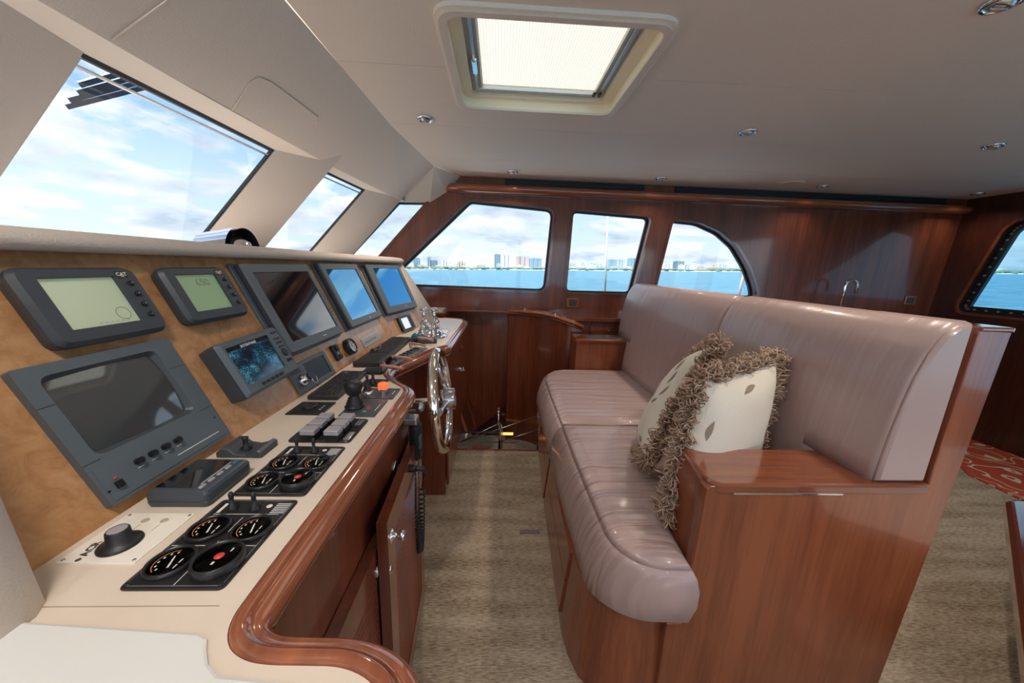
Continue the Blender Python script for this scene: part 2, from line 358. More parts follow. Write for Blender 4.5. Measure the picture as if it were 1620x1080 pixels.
# ================================================================== THE SETTING
# ---- far wall with three windows, raked wooden end and the forward quarter window
FY = 3.12
fm = lambda u, v, t: (u, FY + t, v)
W1 = rnd([(-1.03, 1.107), (0.42, 1.100), (0.458, 1.800), (-0.265, 1.842)], [0.03, 0.07, 0.07, 0.07])
W2 = rnd([(0.612, 1.096), (1.215, 1.100), (1.318, 1.772), (0.628, 1.802)], 0.05)
W3 = rnd([(1.425, 1.100), (2.392, 1.100), (2.357, 1.20), (2.266, 1.365), (2.115, 1.55), (1.951, 1.665), (1.749, 1.738), (1.512, 1.752)], [0.05, 0.04, 0.3, 0.3, 0.3, 0.3, 0.3, 0.05])
wall = plate([(-1.33, 0.90), (4.20, 0.90), (4.20, 2.10), (-0.42, 2.10), (-0.43, 1.93), (-0.61, 1.822), (-1.044, 1.356)], [W1, W2, W3], 0, 0.10, fm).done('wall_far', WZ)
tag(wall, kind='structure')
def window(name, poly, y, glass=GLASS, mp=None, label=None):
    mp = mp or (lambda u, v, t: (u, y + t, v))
    fr = plate(inset(poly, -0.006), [inset(poly, 0.014)], 0.066, 0.092, mp).done(name, GASK); tag(fr, kind='structure')
    v = [mp(px, pz, 0.080) for px, pz in poly]; B().add(v, [list(range(len(v)))]).done('pane', glass, fr)
    lp = plate(inset(poly, -0.022), [inset(poly, -0.0005)], -0.008, 0.012, mp).done('window_surround', WX, fr)
    return fr
window('window_1', W1, FY); window('window_2', W2, FY); window('window_3', W3, FY)
lo = B(); lo.box(-2.6, 4.2, 3.24, 3.30, -1.5, 0.90); lo.done('wall_far_lower', WZ); tag(bpy.data.objects['wall_far_lower'], kind='structure')
B().box(-1.33, 0.2, 3.10, 3.26, 0.885, 0.905, 0.004).done('trim_1', WX)['kind'] = 'structure'
# quarter window at the forward end of the far side
Q = [(-1.56, 1.10), (-1.32, 1.10), (-1.30, 1.13), (-0.64, 1.815), (-0.885, 1.812)]
Q = [(-1.57, 1.10), (-1.285, 1.10), (-0.632, 1.818), (-0.885, 1.812)]
pl = plate([(-2.3, 0.6), (-1.33, 0.6), (-1.33, 1.08), (-1.275, 1.11), (-0.60, 1.85), (-0.60, 2.1), (-0.70, 2.1), (-0.93, 1.83), (-1.66, 1.06), (-2.3, 1.06)], [Q], 0.01, 0.09, fm).done('wall_forward_quarter', VINYL); tag(pl, kind='structure')
window('window_4', Q, FY)
# crown moulding, dark recess with ventilation slots above it
mo = B(); prof = [(0.0, 1.895), (-0.055, 1.897), (-0.085, 1.912), (-0.095, 1.932), (-0.085, 1.955), (-0.055, 1.966), (0.0, 1.967)]
xs = [(-0.47, 0.3), (-0.40, 0.8), (-0.34, 1.0), (4.05, 1.0), (4.16, 0.8), (4.19, 0.2)]
vv = [(x, FY + 0.002 + p[0] * k, 1.931 + (p[1] - 1.931) * (0.55 + 0.45 * k)) for x, k in xs for p in prof]; n = len(prof)
mo.add(vv, [(i * n + j, i * n + (j + 1) % n, (i + 1) * n + (j + 1) % n, (i + 1) * n + j) for i in range(len(xs) - 1) for j in range(n)], True)
mo.add(vv[:n], [list(range(n))]); mo.add(vv[-n:], [list(range(n))[::-1]])
mo.done('trim_2', wood('moulding_mahogany', (0.24, 0.058, 0.024), (0.40, 0.11, 0.045), (0.06, 1, 1), 0.18, 1.0))['kind'] = 'structure'
for k, (xa, xb) in enumerate([(0.03, 1.22), (1.49, 3.95)]):
    v = E('air_vent', 'long narrow dark vent slot above the window moulding, ' + ('nearer the windscreen' if k == 0 else 'running aft over the arched window'), 'vent', loc=(xa, FY, 2.0))
    B().box(0, xb - xa, -0.012, 0.0, -0.020, 0.022, 0.002).done('frame', BLACK, v)
    for j in range(3): B().box(0.01, xb - xa - 0.01, -0.018, -0.012, -0.015 + j * 0.012, -0.008 + j * 0.012).done('slat', GASK, v)

# ---- ceiling in panels, with the hatch opening
CH = 2.03
SK = (-0.19, 0.50, 1.185, 1.80)
ce = E('ceiling', kind='structure')
hole = rect(SK[1] - SK[0], SK[3] - SK[2], 0.06, (SK[0] + SK[1]) / 2, (SK[2] + SK[3]) / 2, 6)
cm = lambda u, v, t: (u, v, CH + t)
def edge(y):                                                         # forward edge of the ceiling
    pts = [(-2.6, -0.645), (1.2, -0.638), (2.11, -0.607), (2.84, -0.515), (3.12, -0.33), (3.3, -0.33)]
    for (ya, xa), (yb, xb) in zip(pts, pts[1:]):
        if ya <= y <= yb: return xa + (xb - xa) * (y - ya) / (yb - ya)
ys = [-2.3, -1.3, -0.75, -0.18, 0.38, 0.94, 1.50, 2.06, 2.62, 3.2]
for a, c in zip(ys, ys[1:]):
    g = 0.0015
    if a < 1.4 and c > 1.4:
        pl = [(edge(a), a + g), (4.4, a + g), (4.4, c - g)] + [p for p in sorted([q for q in hole if q[1] < c - g], key=lambda q: -math.atan2(q[1] - c, q[0] - 0.155) % (2 * PI))] + [(edge(c), c - g)]
        lowp = [q for q in hole if q[1] < 1.49]; lowp.sort(key=lambda q: math.atan2(q[1] - 1.49, q[0] - 0.155))
        pl = [(edge(a), a + g), (4.4, a + g), (4.4, c - g), (SK[1], c - g)] + lowp[::-1] + [(SK[0], c - g), (edge(c), c - g)]
    elif a < 1.6 and c > 1.9:
        up = [q for q in hole if q[1] > 1.51]; up.sort(key=lambda q: math.atan2(q[1] - 1.51, q[0] - 0.155), reverse=True)
        pl = [(edge(a), a + g), (SK[0], a + g)] + up + [(SK[1], a + g), (4.4, a + g), (4.4, c - g), (edge(c), c - g)]
    else:
        ye = [y for y in (2.11, 2.84, 3.12) if a < y < c]
        pl = [(edge(a), a + g), (4.4, a + g), (4.4, c - g), (edge(c), c - g)] + [(edge(y), y) for y in ye[::-1]]
    plate(pl, [], 0, 0.02, cm).done('ceiling_panel', CEIL, ce)
plate([(-0.66, -2.4), (4.5, -2.4), (4.5, 3.3), (-0.66, 3.3)], [rect(0.75, 0.68, 0, 0.155, 1.4925)], 0.02, 0.05, cm).done('ceiling_backing', VINYL, ce)

# ---- headliner over the windscreen (soffit), its bright lip and end facet
hd = E('trim_3', kind='structure')
top_l = [(-0.645, -2.0, CH), (-0.638, 1.2, CH), (-0.607, 2.11, CH), (-0.515, 2.86, CH)]
bot_l = [(-0.985, -2.0, 1.815), (-0.985, 1.35, 1.815), (-0.945, 2.15, 1.815), (-0.82, 3.0, 1.80)]
bb = B(); vv = top_l + bot_l + [(x - 0.03, y, z + 0.2) for x, y, z in bot_l] + [(x, y, z + 0.05) for x, y, z in top_l]
bb.add(vv, [(i, i + 1, i + 5, i + 4) for i in range(3)] + [(i + 4, i + 5, i + 9, i + 8) for i in range(3)])
bb.done('soffit_panel', HEAD, hd)
lipo = [(-1.10, -2.0, 1.800), (-1.09, 1.2, 1.800), (-1.07, 1.81, 1.800), (-1.005, 2.16, 1.800), (-0.965, 2.64, 1.800), (-0.885, 3.12, 1.812)]
lipi = [(-0.985, -2.0, 1.815), (-0.985, 1.2, 1.815), (-0.963, 1.81, 1.815), (-0.943, 2.16, 1.815), (-0.875, 2.64, 1.808), (-0.80, 3.12, 1.812)]
bb = B().add(lipo + lipi + [(x, y, z + 0.25) for x, y, z in lipo], [(i, i + 1, i + 7, i + 6) for i in range(5)] + [(i, i + 1, i + 13, i + 12) for i in range(5)]); bb.done('soffit_lip', LIP, hd)
bb = B().add([(-0.515, 2.86, CH), (-0.345, 3.119, CH), (-0.46, 3.119, 1.90), (-0.60, 3.119, 1.812), (-0.885, 3.119, 1.805), (-0.82, 3.0, 1.80)], [(0, 1, 2), (0, 2, 3), (0, 3, 4, 5)]); bb.done('soffit_end', HEAD, hd)
# access-panel seams in the soffit
def sof(y, k):                                                       # point on the soffit at distance along boat and drop k 0..1
    xt = edge(y); xb = -0.985 + max(0, (y - 1.35)) * 0.07
    return Vector((xt + (xb - xt) * k + 0.0015, y, CH + (1.815 - CH) * k - 0.002))
for pts in ([(0.98, 1.42), (0.66, 1.365), (0.58, 1.37), (0.55, 1.41), (0.55, 1.70), (0.63, 1.735)], [(0.56, 2.44), (0.47, 2.46), (0.40, 2.77), (0.46, 2.81)], [(0.02, 1.03), (0.98, 1.03)]):
    B().tube([sof(y, k) for k, y in pts], 0.0018, 6).done('panel_seam', HEAD, hd)

# ---- windscreen: raked panes between vinyl pillars
def scr(y, xt, z):                                                   # a point on the raked glass line
    return (xt - (1.80 - z) * 0.93, y, z)
ZB = 1.18
segs = [(-1.2, -1.115, -0.25, -1.105), (0.15, -1.10, 1.81, -1.068), (2.16, -1.003, 2.64, -0.962)]
pill = [(-0.25, -1.105, 0.15, -1.10), (1.81, -1.068, 2.16, -1.003), (2.64, -0.962, 3.115, -0.885)]
segs = [(-1.5, -1.12, 0.62, -1.10), (1.06, -1.085, 1.81, -1.068), (2.16, -1.003, 2.64, -0.962)]
pill = [(0.62, -1.10, 1.06, -1.085), (1.81, -1.068, 2.16, -1.003), (2.64, -0.962, 3.115, -0.885)]
for k, (ya, xa, yb, xb) in enumerate(segs):
    fr = E('window_%d' % (5 + k), kind='structure')
    def quad(y0, x0, y1, x1, z0, z1, off, m, nm):
        p = [scr(y0, x0, z0), scr(y1, x1, z0), scr(y1, x1, z1), scr(y0, x0, z1)]
        q = [(x - off, y, z) for x, y, z in p]
        B().add(p + q, [(0, 1, 2, 3), (7, 6, 5, 4), (0, 4, 5, 1), (1, 5, 6, 2), (2, 6, 7, 3), (3, 7, 4, 0)]).done(nm, m, fr)
    p = [scr(ya, xa - 0.02, ZB), scr(yb, xb - 0.02, ZB), scr(yb, xb - 0.02, 1.83), scr(ya, xa - 0.02, 1.83)]
    B().add(p, [(0, 1, 2, 3)]).done('pane', GLASS, fr)
    quad(ya, xa, yb, xb, 1.792, 1.802, 0.012, GASK, 'gasket'); quad(ya, xa, yb, xb, 1.772, 1.776, 0.012, ALU, 'gasket_line')
    quad(yb - 0.012, xb, yb, xb, ZB, 1.80, 0.015, GASK, 'gasket'); quad(ya, xa, ya + 0.006, xa, ZB, 1.80, 0.015, VINYL, 'gasket')
for k, (ya, xa, yb, xb) in enumerate(pill):
    # pillar: broad face along the glass, then a return face stepping inboard to the next pane
    fk, bul = (0.42, 0.05) if k == 0 else (0.76, 0.092)
    ym = ya + (yb - ya) * fk; xm = xa + (xb - xa) * fk
    po = []
    for z in (ZB - 0.1, 1.86):
        k0 = (1.80 - z) * 0.93
        po += [(xa - k0 - 0.02, ya, z), (xa - k0 + 0.004, ya, z), (xm - k0 + bul, ym, z), (xb - k0 + 0.004, yb, z), (xb - k0 - 0.03, yb, z)]
    B().add(po, [(0, 1, 2, 3, 4)[::-1], (5, 6, 7, 8, 9)] + [(i, (i + 1) % 5, 5 + (i + 1) % 5, 5 + i) for i in range(5)]).done('wall_pillar', VINYL)
for o in [q for q in bpy.data.objects if q.name.startswith('wall_pillar')]: tag(o, kind='structure')
# forward ledge under the windscreen
B().box(-2.4, -0.80, -2.0, 3.12, 1.10, 1.16).done('trim_4', LIP)['kind'] = 'structure'

# ---- aft bulkhead with its window (leaning a little)
am = lambda u, v, t: (4.10 + t + (v - 1.1) * 0.06, u, v)
W7 = rnd([(2.93, 1.10), (2.80, 1.78), (2.55, 1.87), (1.5, 1.87), (1.5, 1.05), (2.90, 1.05)], [0.05, 0.14, 0.1, 0.05, 0.05, 0.05])
wa = plate([(-2.3, -0.02), (3.2, -0.02), (3.2, 2.10), (-2.3, 2.10)], [W7, rect(1.3, 1.45, 0.05, 0.3, 1.15), rect(1.1, 1.45, 0.05, -1.3, 1.15)], 0, 0.1, am).done('wall_aft', WD); tag(wa, kind='structure')  # two unseen openings added to let in more daylight
fr = window('window_8', W7, 0, DGLASS, am)
plate(W7, [inset(W7, 0.055)], 0.03, 0.06, am).done('shade_border', GASK, fr)
r7 = inset(W7, 0.028)
for i in range(len(r7)):
    a = Vector(r7[i]); c = Vector(r7[(i + 1) % len(r7)]); nn = max(1, int((c - a).length / 0.07))
    for j in range(nn):
        p = a + (c - a) * (j + 0.5) / nn
        if p.x > 2.0: B().add([am(p.x + dx, p.y + dz, 0.028) for dx, dz in ((-0.012, 0), (0, -0.01), (0.014, 0), (0, 0.01))], [(0, 1, 2, 3)]).done('snap', ALU, fr)
# near side wall behind the camera with unseen windows enlarged for more daylight
nm_ = lambda u, v, t: (u, -2.3 - t, v)
wn = plate([(-2.6, 0.0), (4.3, 0.0), (4.3, 2.10), (-2.6, 2.10)], [rnd([(-2.0, 0.55), (0.42, 0.55), (0.45, 1.95), (-0.9, 1.95)], 0.06), rect(1.1, 1.4, 0.05, 1.08, 1.25), rect(1.9, 0.85, 0.05, 2.85, 1.42)], 0, 0.1, nm_).done('wall_near', WZ); tag(wn, kind='structure')
tag(B().box(-2.6, -2.5, -2.3, 3.2, 0, 1.15).done('wall_forward', VINYL), kind='structure')

# ---- floor, stairwell
fl = plate([(-2.5, -2.4), (4.2, -2.4), (4.2, 3.24), (1.30, 3.24), (1.30, 2.275), (-0.55, 2.275), (-0.55, 3.24), (-2.5, 3.24)], [], -0.04, 0, lambda u, v, t: (u, v, t)).done('floor', CARP); tag(fl, kind='structure')
B().box(-0.55, 0.60, 2.270, 2.290, -0.05, 0.004, 0.003).done('trim_5', WX)['kind'] = 'structure'
st = E('stairwell', kind='structure')
GCARP = carpet('grey_stair_carpet', (0.20, 0.19, 0.17), (0.33, 0.31, 0.28), (0.45, 0.43, 0.40))
for k in range(4):
    x1 = 0.62 - k * 0.3; B().box(x1 - 0.32, x1, 2.29, 3.24, -0.55 - k * 0.17, -0.50 - k * 0.17, 0.006).done('step', GCARP, st)
B().box(-1.5, 1.3, 2.29, 3.24, -1.4, -1.36).done('landing', GCARP, st)
B().box(-0.62, 0.62, 2.85, 3.24, -0.45, -0.36, 0.004).done('landing_edge', GCARP, st)
B().box(-0.20, -0.05, 2.80, 2.84, -0.62, -0.28, 0.006).done('post', WOR, st)
B().box(-0.60, 0.18, 3.0, 3.01, -0.24, -0.225).done('light_strip', ALU, st)
B().box(0.06, 0.17, 2.985, 2.995, -0.245, -0.225).done('step_light', mat('step_lamp', (1, 0.5, 0.15), 0.4, emit=(1, 0.42, 0.08), es=0.9), st)
B().add([(-0.5, 3.2, -0.6), (0.66, 3.2, 0.45), (0.66, 3.2, -0.6), (-0.5, 3.23, -0.6), (0.66, 3.23, 0.45), (0.66, 3.23, -0.6)], [(0, 1, 2), (3, 5, 4), (0, 3, 4, 1)]).done('stringer', WD, st)
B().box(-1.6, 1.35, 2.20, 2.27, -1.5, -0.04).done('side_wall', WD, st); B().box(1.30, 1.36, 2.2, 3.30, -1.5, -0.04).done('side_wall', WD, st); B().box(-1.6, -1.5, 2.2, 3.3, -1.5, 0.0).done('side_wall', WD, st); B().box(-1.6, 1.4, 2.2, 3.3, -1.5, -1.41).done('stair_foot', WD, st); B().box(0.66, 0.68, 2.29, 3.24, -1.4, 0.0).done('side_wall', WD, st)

# curved veneered wall round the stair head with its moulded cap
cur = [(0.10, 3.12, 0.911), (0.24, 3.10, 0.912), (0.353, 3.05, 0.911), (0.44, 2.95, 0.908), (0.51, 2.86, 0.900), (0.62, 2.84, 0.868), (0.715, 2.83, 0.832)]
cw = E('trim_6', kind='structure')
bb = B(); vv = [(x, y + 0.012, z) for x, y, z in cur] + [(x, y + 0.012, -1.3) for x, y, z in cur]; n = len(cur)
bb.add(vv, [(i, i + 1, n + i + 1, n + i) for i in range(n - 1)], True).done('curved_panel', WZ, cw)
for (dy, dz, r, m) in ((-0.004, 0.0, 0.016, WOR), (0.020, 0.010, 0.017, WX), (-0.004, -0.026, 0.008, WX)):
    B().tube([(x, y + dy, z + dz) for x, y, z in cur], r, 10).done('cap_moulding', m, cw)

# ================================================================== SEA, SHORE, SKYLINE (the boat is trimmed bow-up by 1.5 degrees)
sn = Vector((-0.026, 0.006, 1)).normalized(); se2 = (Vector((0, 1, 0)) - sn.y * sn).normalized(); se1 = se2.cross(sn)
def sea_pt(a, b_, c): return Vector((0, 0, 1.3)) + se1 * a + se2 * b_ + sn * c
SEAZ = -3.4
SEA = mat('sea_water', (0.04, 0.17, 0.26), 0.35, spec=0.3)
nt = SEA.node_tree; b = nt.nodes['Principled BSDF']; tc = nd(nt, 'ShaderNodeTexCoord'); mp = nd(nt, 'ShaderNodeMapping'); mp.inputs['Scale'].default_value = (0.25, 0.6, 1)
nt.links.new(tc.outputs['Object'], mp.inputs[0]); n_ = nd(nt, 'ShaderNodeTexNoise'); n_.inputs['Scale'].default_value = 1; n_.inputs['Detail'].default_value = 8; n_.inputs['Roughness'].default_value = 0.7
nt.links.new(mp.outputs[0], n_.inputs['Vector']); r = ramp(nt, [(0.35, (0.022, 0.13, 0.22)), (0.62, (0.10, 0.29, 0.40))]); nt.links.new(n_.outputs['Fac'], r.inputs[0]); nt.links.new(r.outputs[0], b.inputs['Base Color'])
bp = nd(nt, 'ShaderNodeBump'); bp.inputs['Strength'].default_value = 0.9; bp.inputs['Distance'].default_value = 0.6; nt.links.new(n_.outputs['Fac'], bp.inputs['Height']); nt.links.new(bp.outputs[0], b.inputs['Normal'])
seaM = Matrix(((se1.x, se2.x, sn.x, 0), (se1.y, se2.y, sn.y, 0), (se1.z, se2.z, sn.z, 1.3), (0, 0, 0, 1)))
so = B().add([(-9000, -9000, SEAZ), (9000, -9000, SEAZ), (9000, 9000, SEAZ), (-9000, 9000, SEAZ)], [(0, 1, 2, 3)]).done('sea', SEA, mw=seaM); tag(so, kind='structure')
sh = B(); rs = random.Random(3)
xs = [-3000 + i * 60 for i in range(110)]
vv = [(x, 1440, SEAZ) for x in xs] + [(x, 1446, SEAZ + 3) for x in xs] + [(x, 2200, SEAZ + 3) for x in xs]; n = len(xs)
sh.add(vv, [(i, i + 1, n + i + 1, n + i) for i in range(n - 1)] + [(n + i, n + i + 1, 2 * n + i + 1, 2 * n + i) for i in range(n - 1)])
tag(sh.done('beach', mat('pale_sand', (0.85, 0.80, 0.70), 0.9), mw=seaM), kind='structure')
tr = B()
for i in range(700):
    x = rs.uniform(-520, 2900); h = rs.uniform(4, 10) * (1.5 if 880 < x < 1020 or x > 2180 else 1)
    tr.lathe([(rs.uniform(7, 14), 0), (rs.uniform(9, 16), h * 0.6), (2, h)], 6, (x, rs.uniform(1450, 1460), SEAZ + 3))
tag(tr.done('shore_trees', mat('distant_green', (0.16, 0.24, 0.17), 0.9), mw=seaM), 'band of low green trees behind the far beach', 'trees', kind='stuff')
bcol = {'b': (0.24, 0.40, 0.52), 'w': (0.72, 0.73, 0.74), 'p': (0.60, 0.50, 0.47), 'd': (0.13, 0.24, 0.33), 'g': (0.45, 0.56, 0.62)}
bmat = {k: mat('tower_' + k, v, 0.6, var=(0.12, tuple(c * 0.75 for c in v), (1, 1, 6))) for k, v in bcol.items()}
blds = [(-365, -339, 42, 'b', 'blue glass block at the left end of the skyline beside the dash wing'), (-305, -292, 48, 'g', 'thin grey tower right of the blue glass block at the skyline left end'),
 (-290, -266, 33, 'd', 'dark blue mid-rise left of the white twin blocks at the skyline left end'), (-247, -213, 36, 'w', 'white mid-rise third from the raked pillar in the front window'),
 (-181, -147, 31, 'p', 'low beige block with a flat roof between the two tower clusters in the front window'), (-21, 5, 61, 'd', 'tallest dark blue tower in the front window skyline'),
 (8, 53, 60, 'w', 'tall white tower right beside the dark blue tower'), (70, 128, 54, 'p', 'wide pinkish high-rise in the front window skyline'), (129, 182, 46, 'b', 'pale blue stepped tower right of the pinkish high-rise'),
 (297, 330, 22, 'g', 'low grey block at the left edge of the middle window'), (351, 373, 33, 'w', 'white tower left of the white pole in the middle window'), (390, 428, 28, 'g', 'wide grey block just left of the white pole in the middle window'), (433, 452, 28, 'w', 'small white block just right of the white pole in the middle window'),
 (479, 506, 45, 'b', 'blue slab tower, left one of the pair in the middle window'), (514, 550, 45, 'g', 'grey-blue slab tower, right one of the pair in the middle window'), (569, 604, 51, 'b', 'tallest blue tower at the right edge of the middle window'),
 (722, 764, 31, 'w', 'white block at the left edge of the arched window'), (780, 819, 40, 'd', 'dark blue tower in the arched window'), (832, 863, 24, 'g', 'low grey-blue block right of the dark tower in the arched window'),
 (944, 980, 28, 'p', 'pinkish block above the trees in the arched window'), (994, 1022, 28, 'g', 'grey block right of the pinkish one in the arched window'), (1069, 1097, 21, 'g', 'grey block right of the white pole in the arched window'),
 (2158, 2179, 38, 'p', 'pinkish tower seen in the aft window'), (2230, 2262, 26, 'w', 'low white tower seen in the aft window, right of the pinkish one')]
for i, (a, c, h, k, lb) in enumerate(blds):
    e = E('tower_block', lb, 'building', mw=seaM @ Matrix.Translation((a, 1502 + i * 2, SEAZ + 3)))
    B().box(0, c - a, 0, 25, 0, h + 0.4).done('wall', bmat[k], e)
    B().box((c - a) * 0.25, (c - a) * 0.7, 5, 20, h + 0.4, h + 4).done('roof_plant', bmat['g'], e)
    for j in range(1, 3): B().box((c - a) * j / 3 - 1.2, (c - a) * j / 3 + 1.2, -0.6, 0.2, 2, h - 2).done('window_strip', bmat['d' if k != 'd' else 'b'], e)
xx = -520
while xx < 2700:
    wd = rs.uniform(14, 40); h = rs.choice([9, 11, 13, 16, 20]) * rs.uniform(0.8, 1.2)
    if not (870 < xx < 1060): tag(B().box(0, wd, 0, 18, 0, h).box(wd * .3, wd * .6, 4, 14, h, h + 2).done('shore_building', bmat[rs.choice('wwwgp')], mw=seaM @ Matrix.Translation((xx, 1480, SEAZ + 3))), 'small low pale building in the row along the far shore', 'building', 'low buildings along the far shore')
    xx += wd + rs.uniform(4, 30)
POLE = mat('white_paint', (0.85, 0.86, 0.88), 0.35)
for (xa, za, xb, zb, r, lb) in ((1.245, 2.02, 1.305, 0.9, 0.010, 'thin white pole outside the middle window'), (3.03, 1.75, 2.965, 0.9, 0.016, 'thicker white pole outside the arched window'), (6.2, 1.7, 6.0, 0.8, 0.015, 'grey-white pole outside the aft window')):
    y = 4.2 if xa < 5 else 3.3
    e = E('deck_pole', lb, 'pole', loc=(xb, y, 0.0)); B().tube([(0, 0, zb), ((xa - xb) * 0.5, 0, (za + zb) / 2), (xa - xb, 0, za)], [r * 1.4, r, r * 0.6], 10).done('pole', POLE, e)
    B().cyl((0, 0, zb - 0.9), (0, 0, zb), r * 1.6).done('base', POLE, e)
tag(B().box(-3, 9, 3.5, 4.6, -0.1, -0.02).done('side_deck', WHITE), kind='structure')

# ================================================================== HATCH, DOWNLIGHTS, MOULDINGS ON THE CEILING
hk = E('roof_hatch', 'open rectangular ceiling hatch with a glowing pleated blind in a cream frame', 'hatch', loc=((SK[0] + SK[1]) / 2, (SK[2] + SK[3]) / 2, CH))
hw, hh = SK[1] - SK[0], SK[3] - SK[2]
hm = lambda u, v, t: (u, v, t)
plate(rect(hw + 0.056, hh + 0.056, 0.08, seg=8), [rect(hw + 0.01, hh + 0.01, 0.06, seg=8)], -0.012, 0.004, hm).done('outer_trim', LIP, hk)
plate(rect(hw + 0.030, hh + 0.030, 0.072, seg=8), [rect(hw - 0.015, hh - 0.015, 0.055, seg=8)], -0.019, -0.010, hm).done('inner_trim', CREAM, hk)
IVORY = mat('ivory_plastic', (0.90, 0.81, 0.62), 0.4)
plate(rect(hw + 0.02, hh + 0.02, 0.06, seg=8), [rect(hw - 0.012, hh - 0.012, 0.055, seg=8)], -0.01, 0.075, hm).done('shaft', IVORY, hk)
plate(rect(hw + 0.03, hh + 0.03, 0.05, seg=8), [rect(hw - 0.185, hh - 0.115, 0.01)], 0.045, 0.075, hm).done('blind_frame', mat('light_grey_paint', (0.50, 0.50, 0.47), 0.45), hk)
plate(rect(hw - 0.01, hh - 0.01, 0.05, seg=8), [rect(hw - 0.10, hh - 0.055, 0.02)], 0.028, 0.046, hm).done('hatch_frame', IVORY, hk)
bl = B(); n = 100; bw = hw - 0.17; bh = hh - 0.10
vv = [(-bw / 2 + bw * i / n, -bh / 2 + k * bh, 0.060 + (0.003 if i % 2 else 0)) for i in range(n + 1) for k in (0, 1)]
bl.add(vv, [(2 * i, 2 * i + 1, 2 * i + 3, 2 * i + 2) for i in range(n)]).done('pleated_blind', BLIND, hk)
B().box(-bw / 2 - 0.01, bw / 2 + 0.01, bh / 2 - 0.012, bh / 2 + 0.006, 0.040, 0.056, 0.003).done('pull_bar', ALU, hk)
for sx in (-1, 1): B().box(sx * (bw / 2 + 0.012) - 0.006, sx * (bw / 2 + 0.012) + 0.006, -bh / 2, bh / 2, 0.036, 0.048, 0.002).done('guide_rail', ALU, hk)
B().box(-bw / 2 - 0.022, -bw / 2 - 0.002, 0.0, 0.09, 0.020, 0.036, 0.004).cyl((-bw / 2 - 0.012, -0.02, 0.028), (-bw / 2 - 0.012, 0.11, 0.028), 0.004).done('latch', CHROME, hk)
for dx in (0.0, 0.025): B().box(bw / 2 - 0.02 + dx, bw / 2 - 0.008 + dx, bh / 2 - 0.045, bh / 2 - 0.02, 0.028, 0.038, 0.002).done('clip', BLACK, hk)
B().box(-hw / 2, hw / 2, -hh / 2, hh / 2, 0.12, 0.125).done('hatch_glass', CLEAR, hk)

def downlight(x, y, lab, r=0.042):
    e = E('ceiling_downlight', lab, 'light', 'chrome downlights in the ceiling', loc=(x, y, CH))
    B().lathe([(r, 0.0), (r * 1.02, -0.004), (r * 0.96, -0.009), (r * 0.84, -0.010), (r * 0.76, -0.006), (r * 0.72, 0.0), (r * 0.70, 0.008), (r * 0.62, 0.012)], 32, cap=False).done('bezel', CHROME, e)
    k = B().lathe([(r * 0.60, -0.002), (r * 0.58, -0.012), (r * 0.46, -0.016), (r * 0.42, -0.008), (r * 0.38, 0.0), (0.0001, 0.002)], 28).done('eyeball', ALU, e); k.rotation_euler = (0.3, 0.25, 0)
    j = B().lathe([(0.0001, -0.0085), (r * 0.36, -0.0085), (r * 0.36, -0.003)], 24).done('lens', mat('lamp_lens', (0.8, 0.85, 0.9), 0.1, coat=1) if 'lamp_lens' not in bpy.data.materials else bpy.data.materials['lamp_lens'], k)
    return e
for a in ((-0.40, 1.98, 'chrome downlight left of the hatch, nearest the windscreen headliner'), (1.27, 1.93, 'chrome downlight right of the hatch above the bench back'), (1.31, 1.03, 'large near chrome downlight cut by the top right edge'),
          (2.64, 1.94, 'chrome downlight at the right edge, below the large near one'), (0.085, 2.90, 'leftmost downlight of the far row close to the window moulding'), (1.26, 2.89, 'second downlight from the left in the far row by the moulding'),
          (2.60, 2.90, 'third downlight in the far row, right beside the flush speaker disc'), (3.93, 2.90, 'rightmost downlight of the far row near the aft bulkhead')): downlight(*a)
for o in [q for q in bpy.data.objects if q.name.startswith('ceiling_downlight') and 'lens' not in q.name]:
    if o.type == 'EMPTY':
        ld = bpy.data.lights.new('bulb', 'SPOT'); ld.energy = 2.0 if o.location.y > 2.5 else 9.0; ld.spot_size = 2.3; ld.spot_blend = 1; ld.color = (1, 0.86, 0.70); ld.shadow_soft_size = 0.02
        lo_ = bpy.data.objects.new('bulb', ld); COL.objects.link(lo_); lo_.parent = o; lo_.location = (0, 0, -0.03)
for k, (x, y) in enumerate(((-0.40, 0.05), (1.31, 0.05), (-0.40, -0.95), (1.31, -0.95))):       # unseen fittings added on the same grid to brighten the cabin
    ld = bpy.data.lights.new('bulb', 'SPOT'); ld.energy = 11; ld.spot_size = 2.6; ld.spot_blend = 1; ld.color = (1, 0.92, 0.82); ld.shadow_soft_size = 0.08
    e = downlight(x, y, ['chrome downlight above the near end of the dash, out of view', 'chrome downlight above the camera side of the bench, out of view', 'chrome downlight behind the camera on the dash side', 'chrome downlight behind the camera on the bench side'][k])
    lo_ = bpy.data.objects.new('bulb', ld); COL.objects.link(lo_); lo_.parent = e; lo_.location = (0, 0, -0.03)
sd = E('ceiling_speaker', 'round flush cream speaker disc in the ceiling near the moulding', 'speaker', loc=(2.31, 2.87, CH))
B().lathe([(0.085, 0), (0.085, -0.005), (0.078, -0.006), (0.076, -0.004)], 36, cap=False).done('rim', LIP, sd); B().cyl((0, 0, 0.0), (0, 0, -0.0045), 0.077, n=36).done('grille', CREAM, sd)

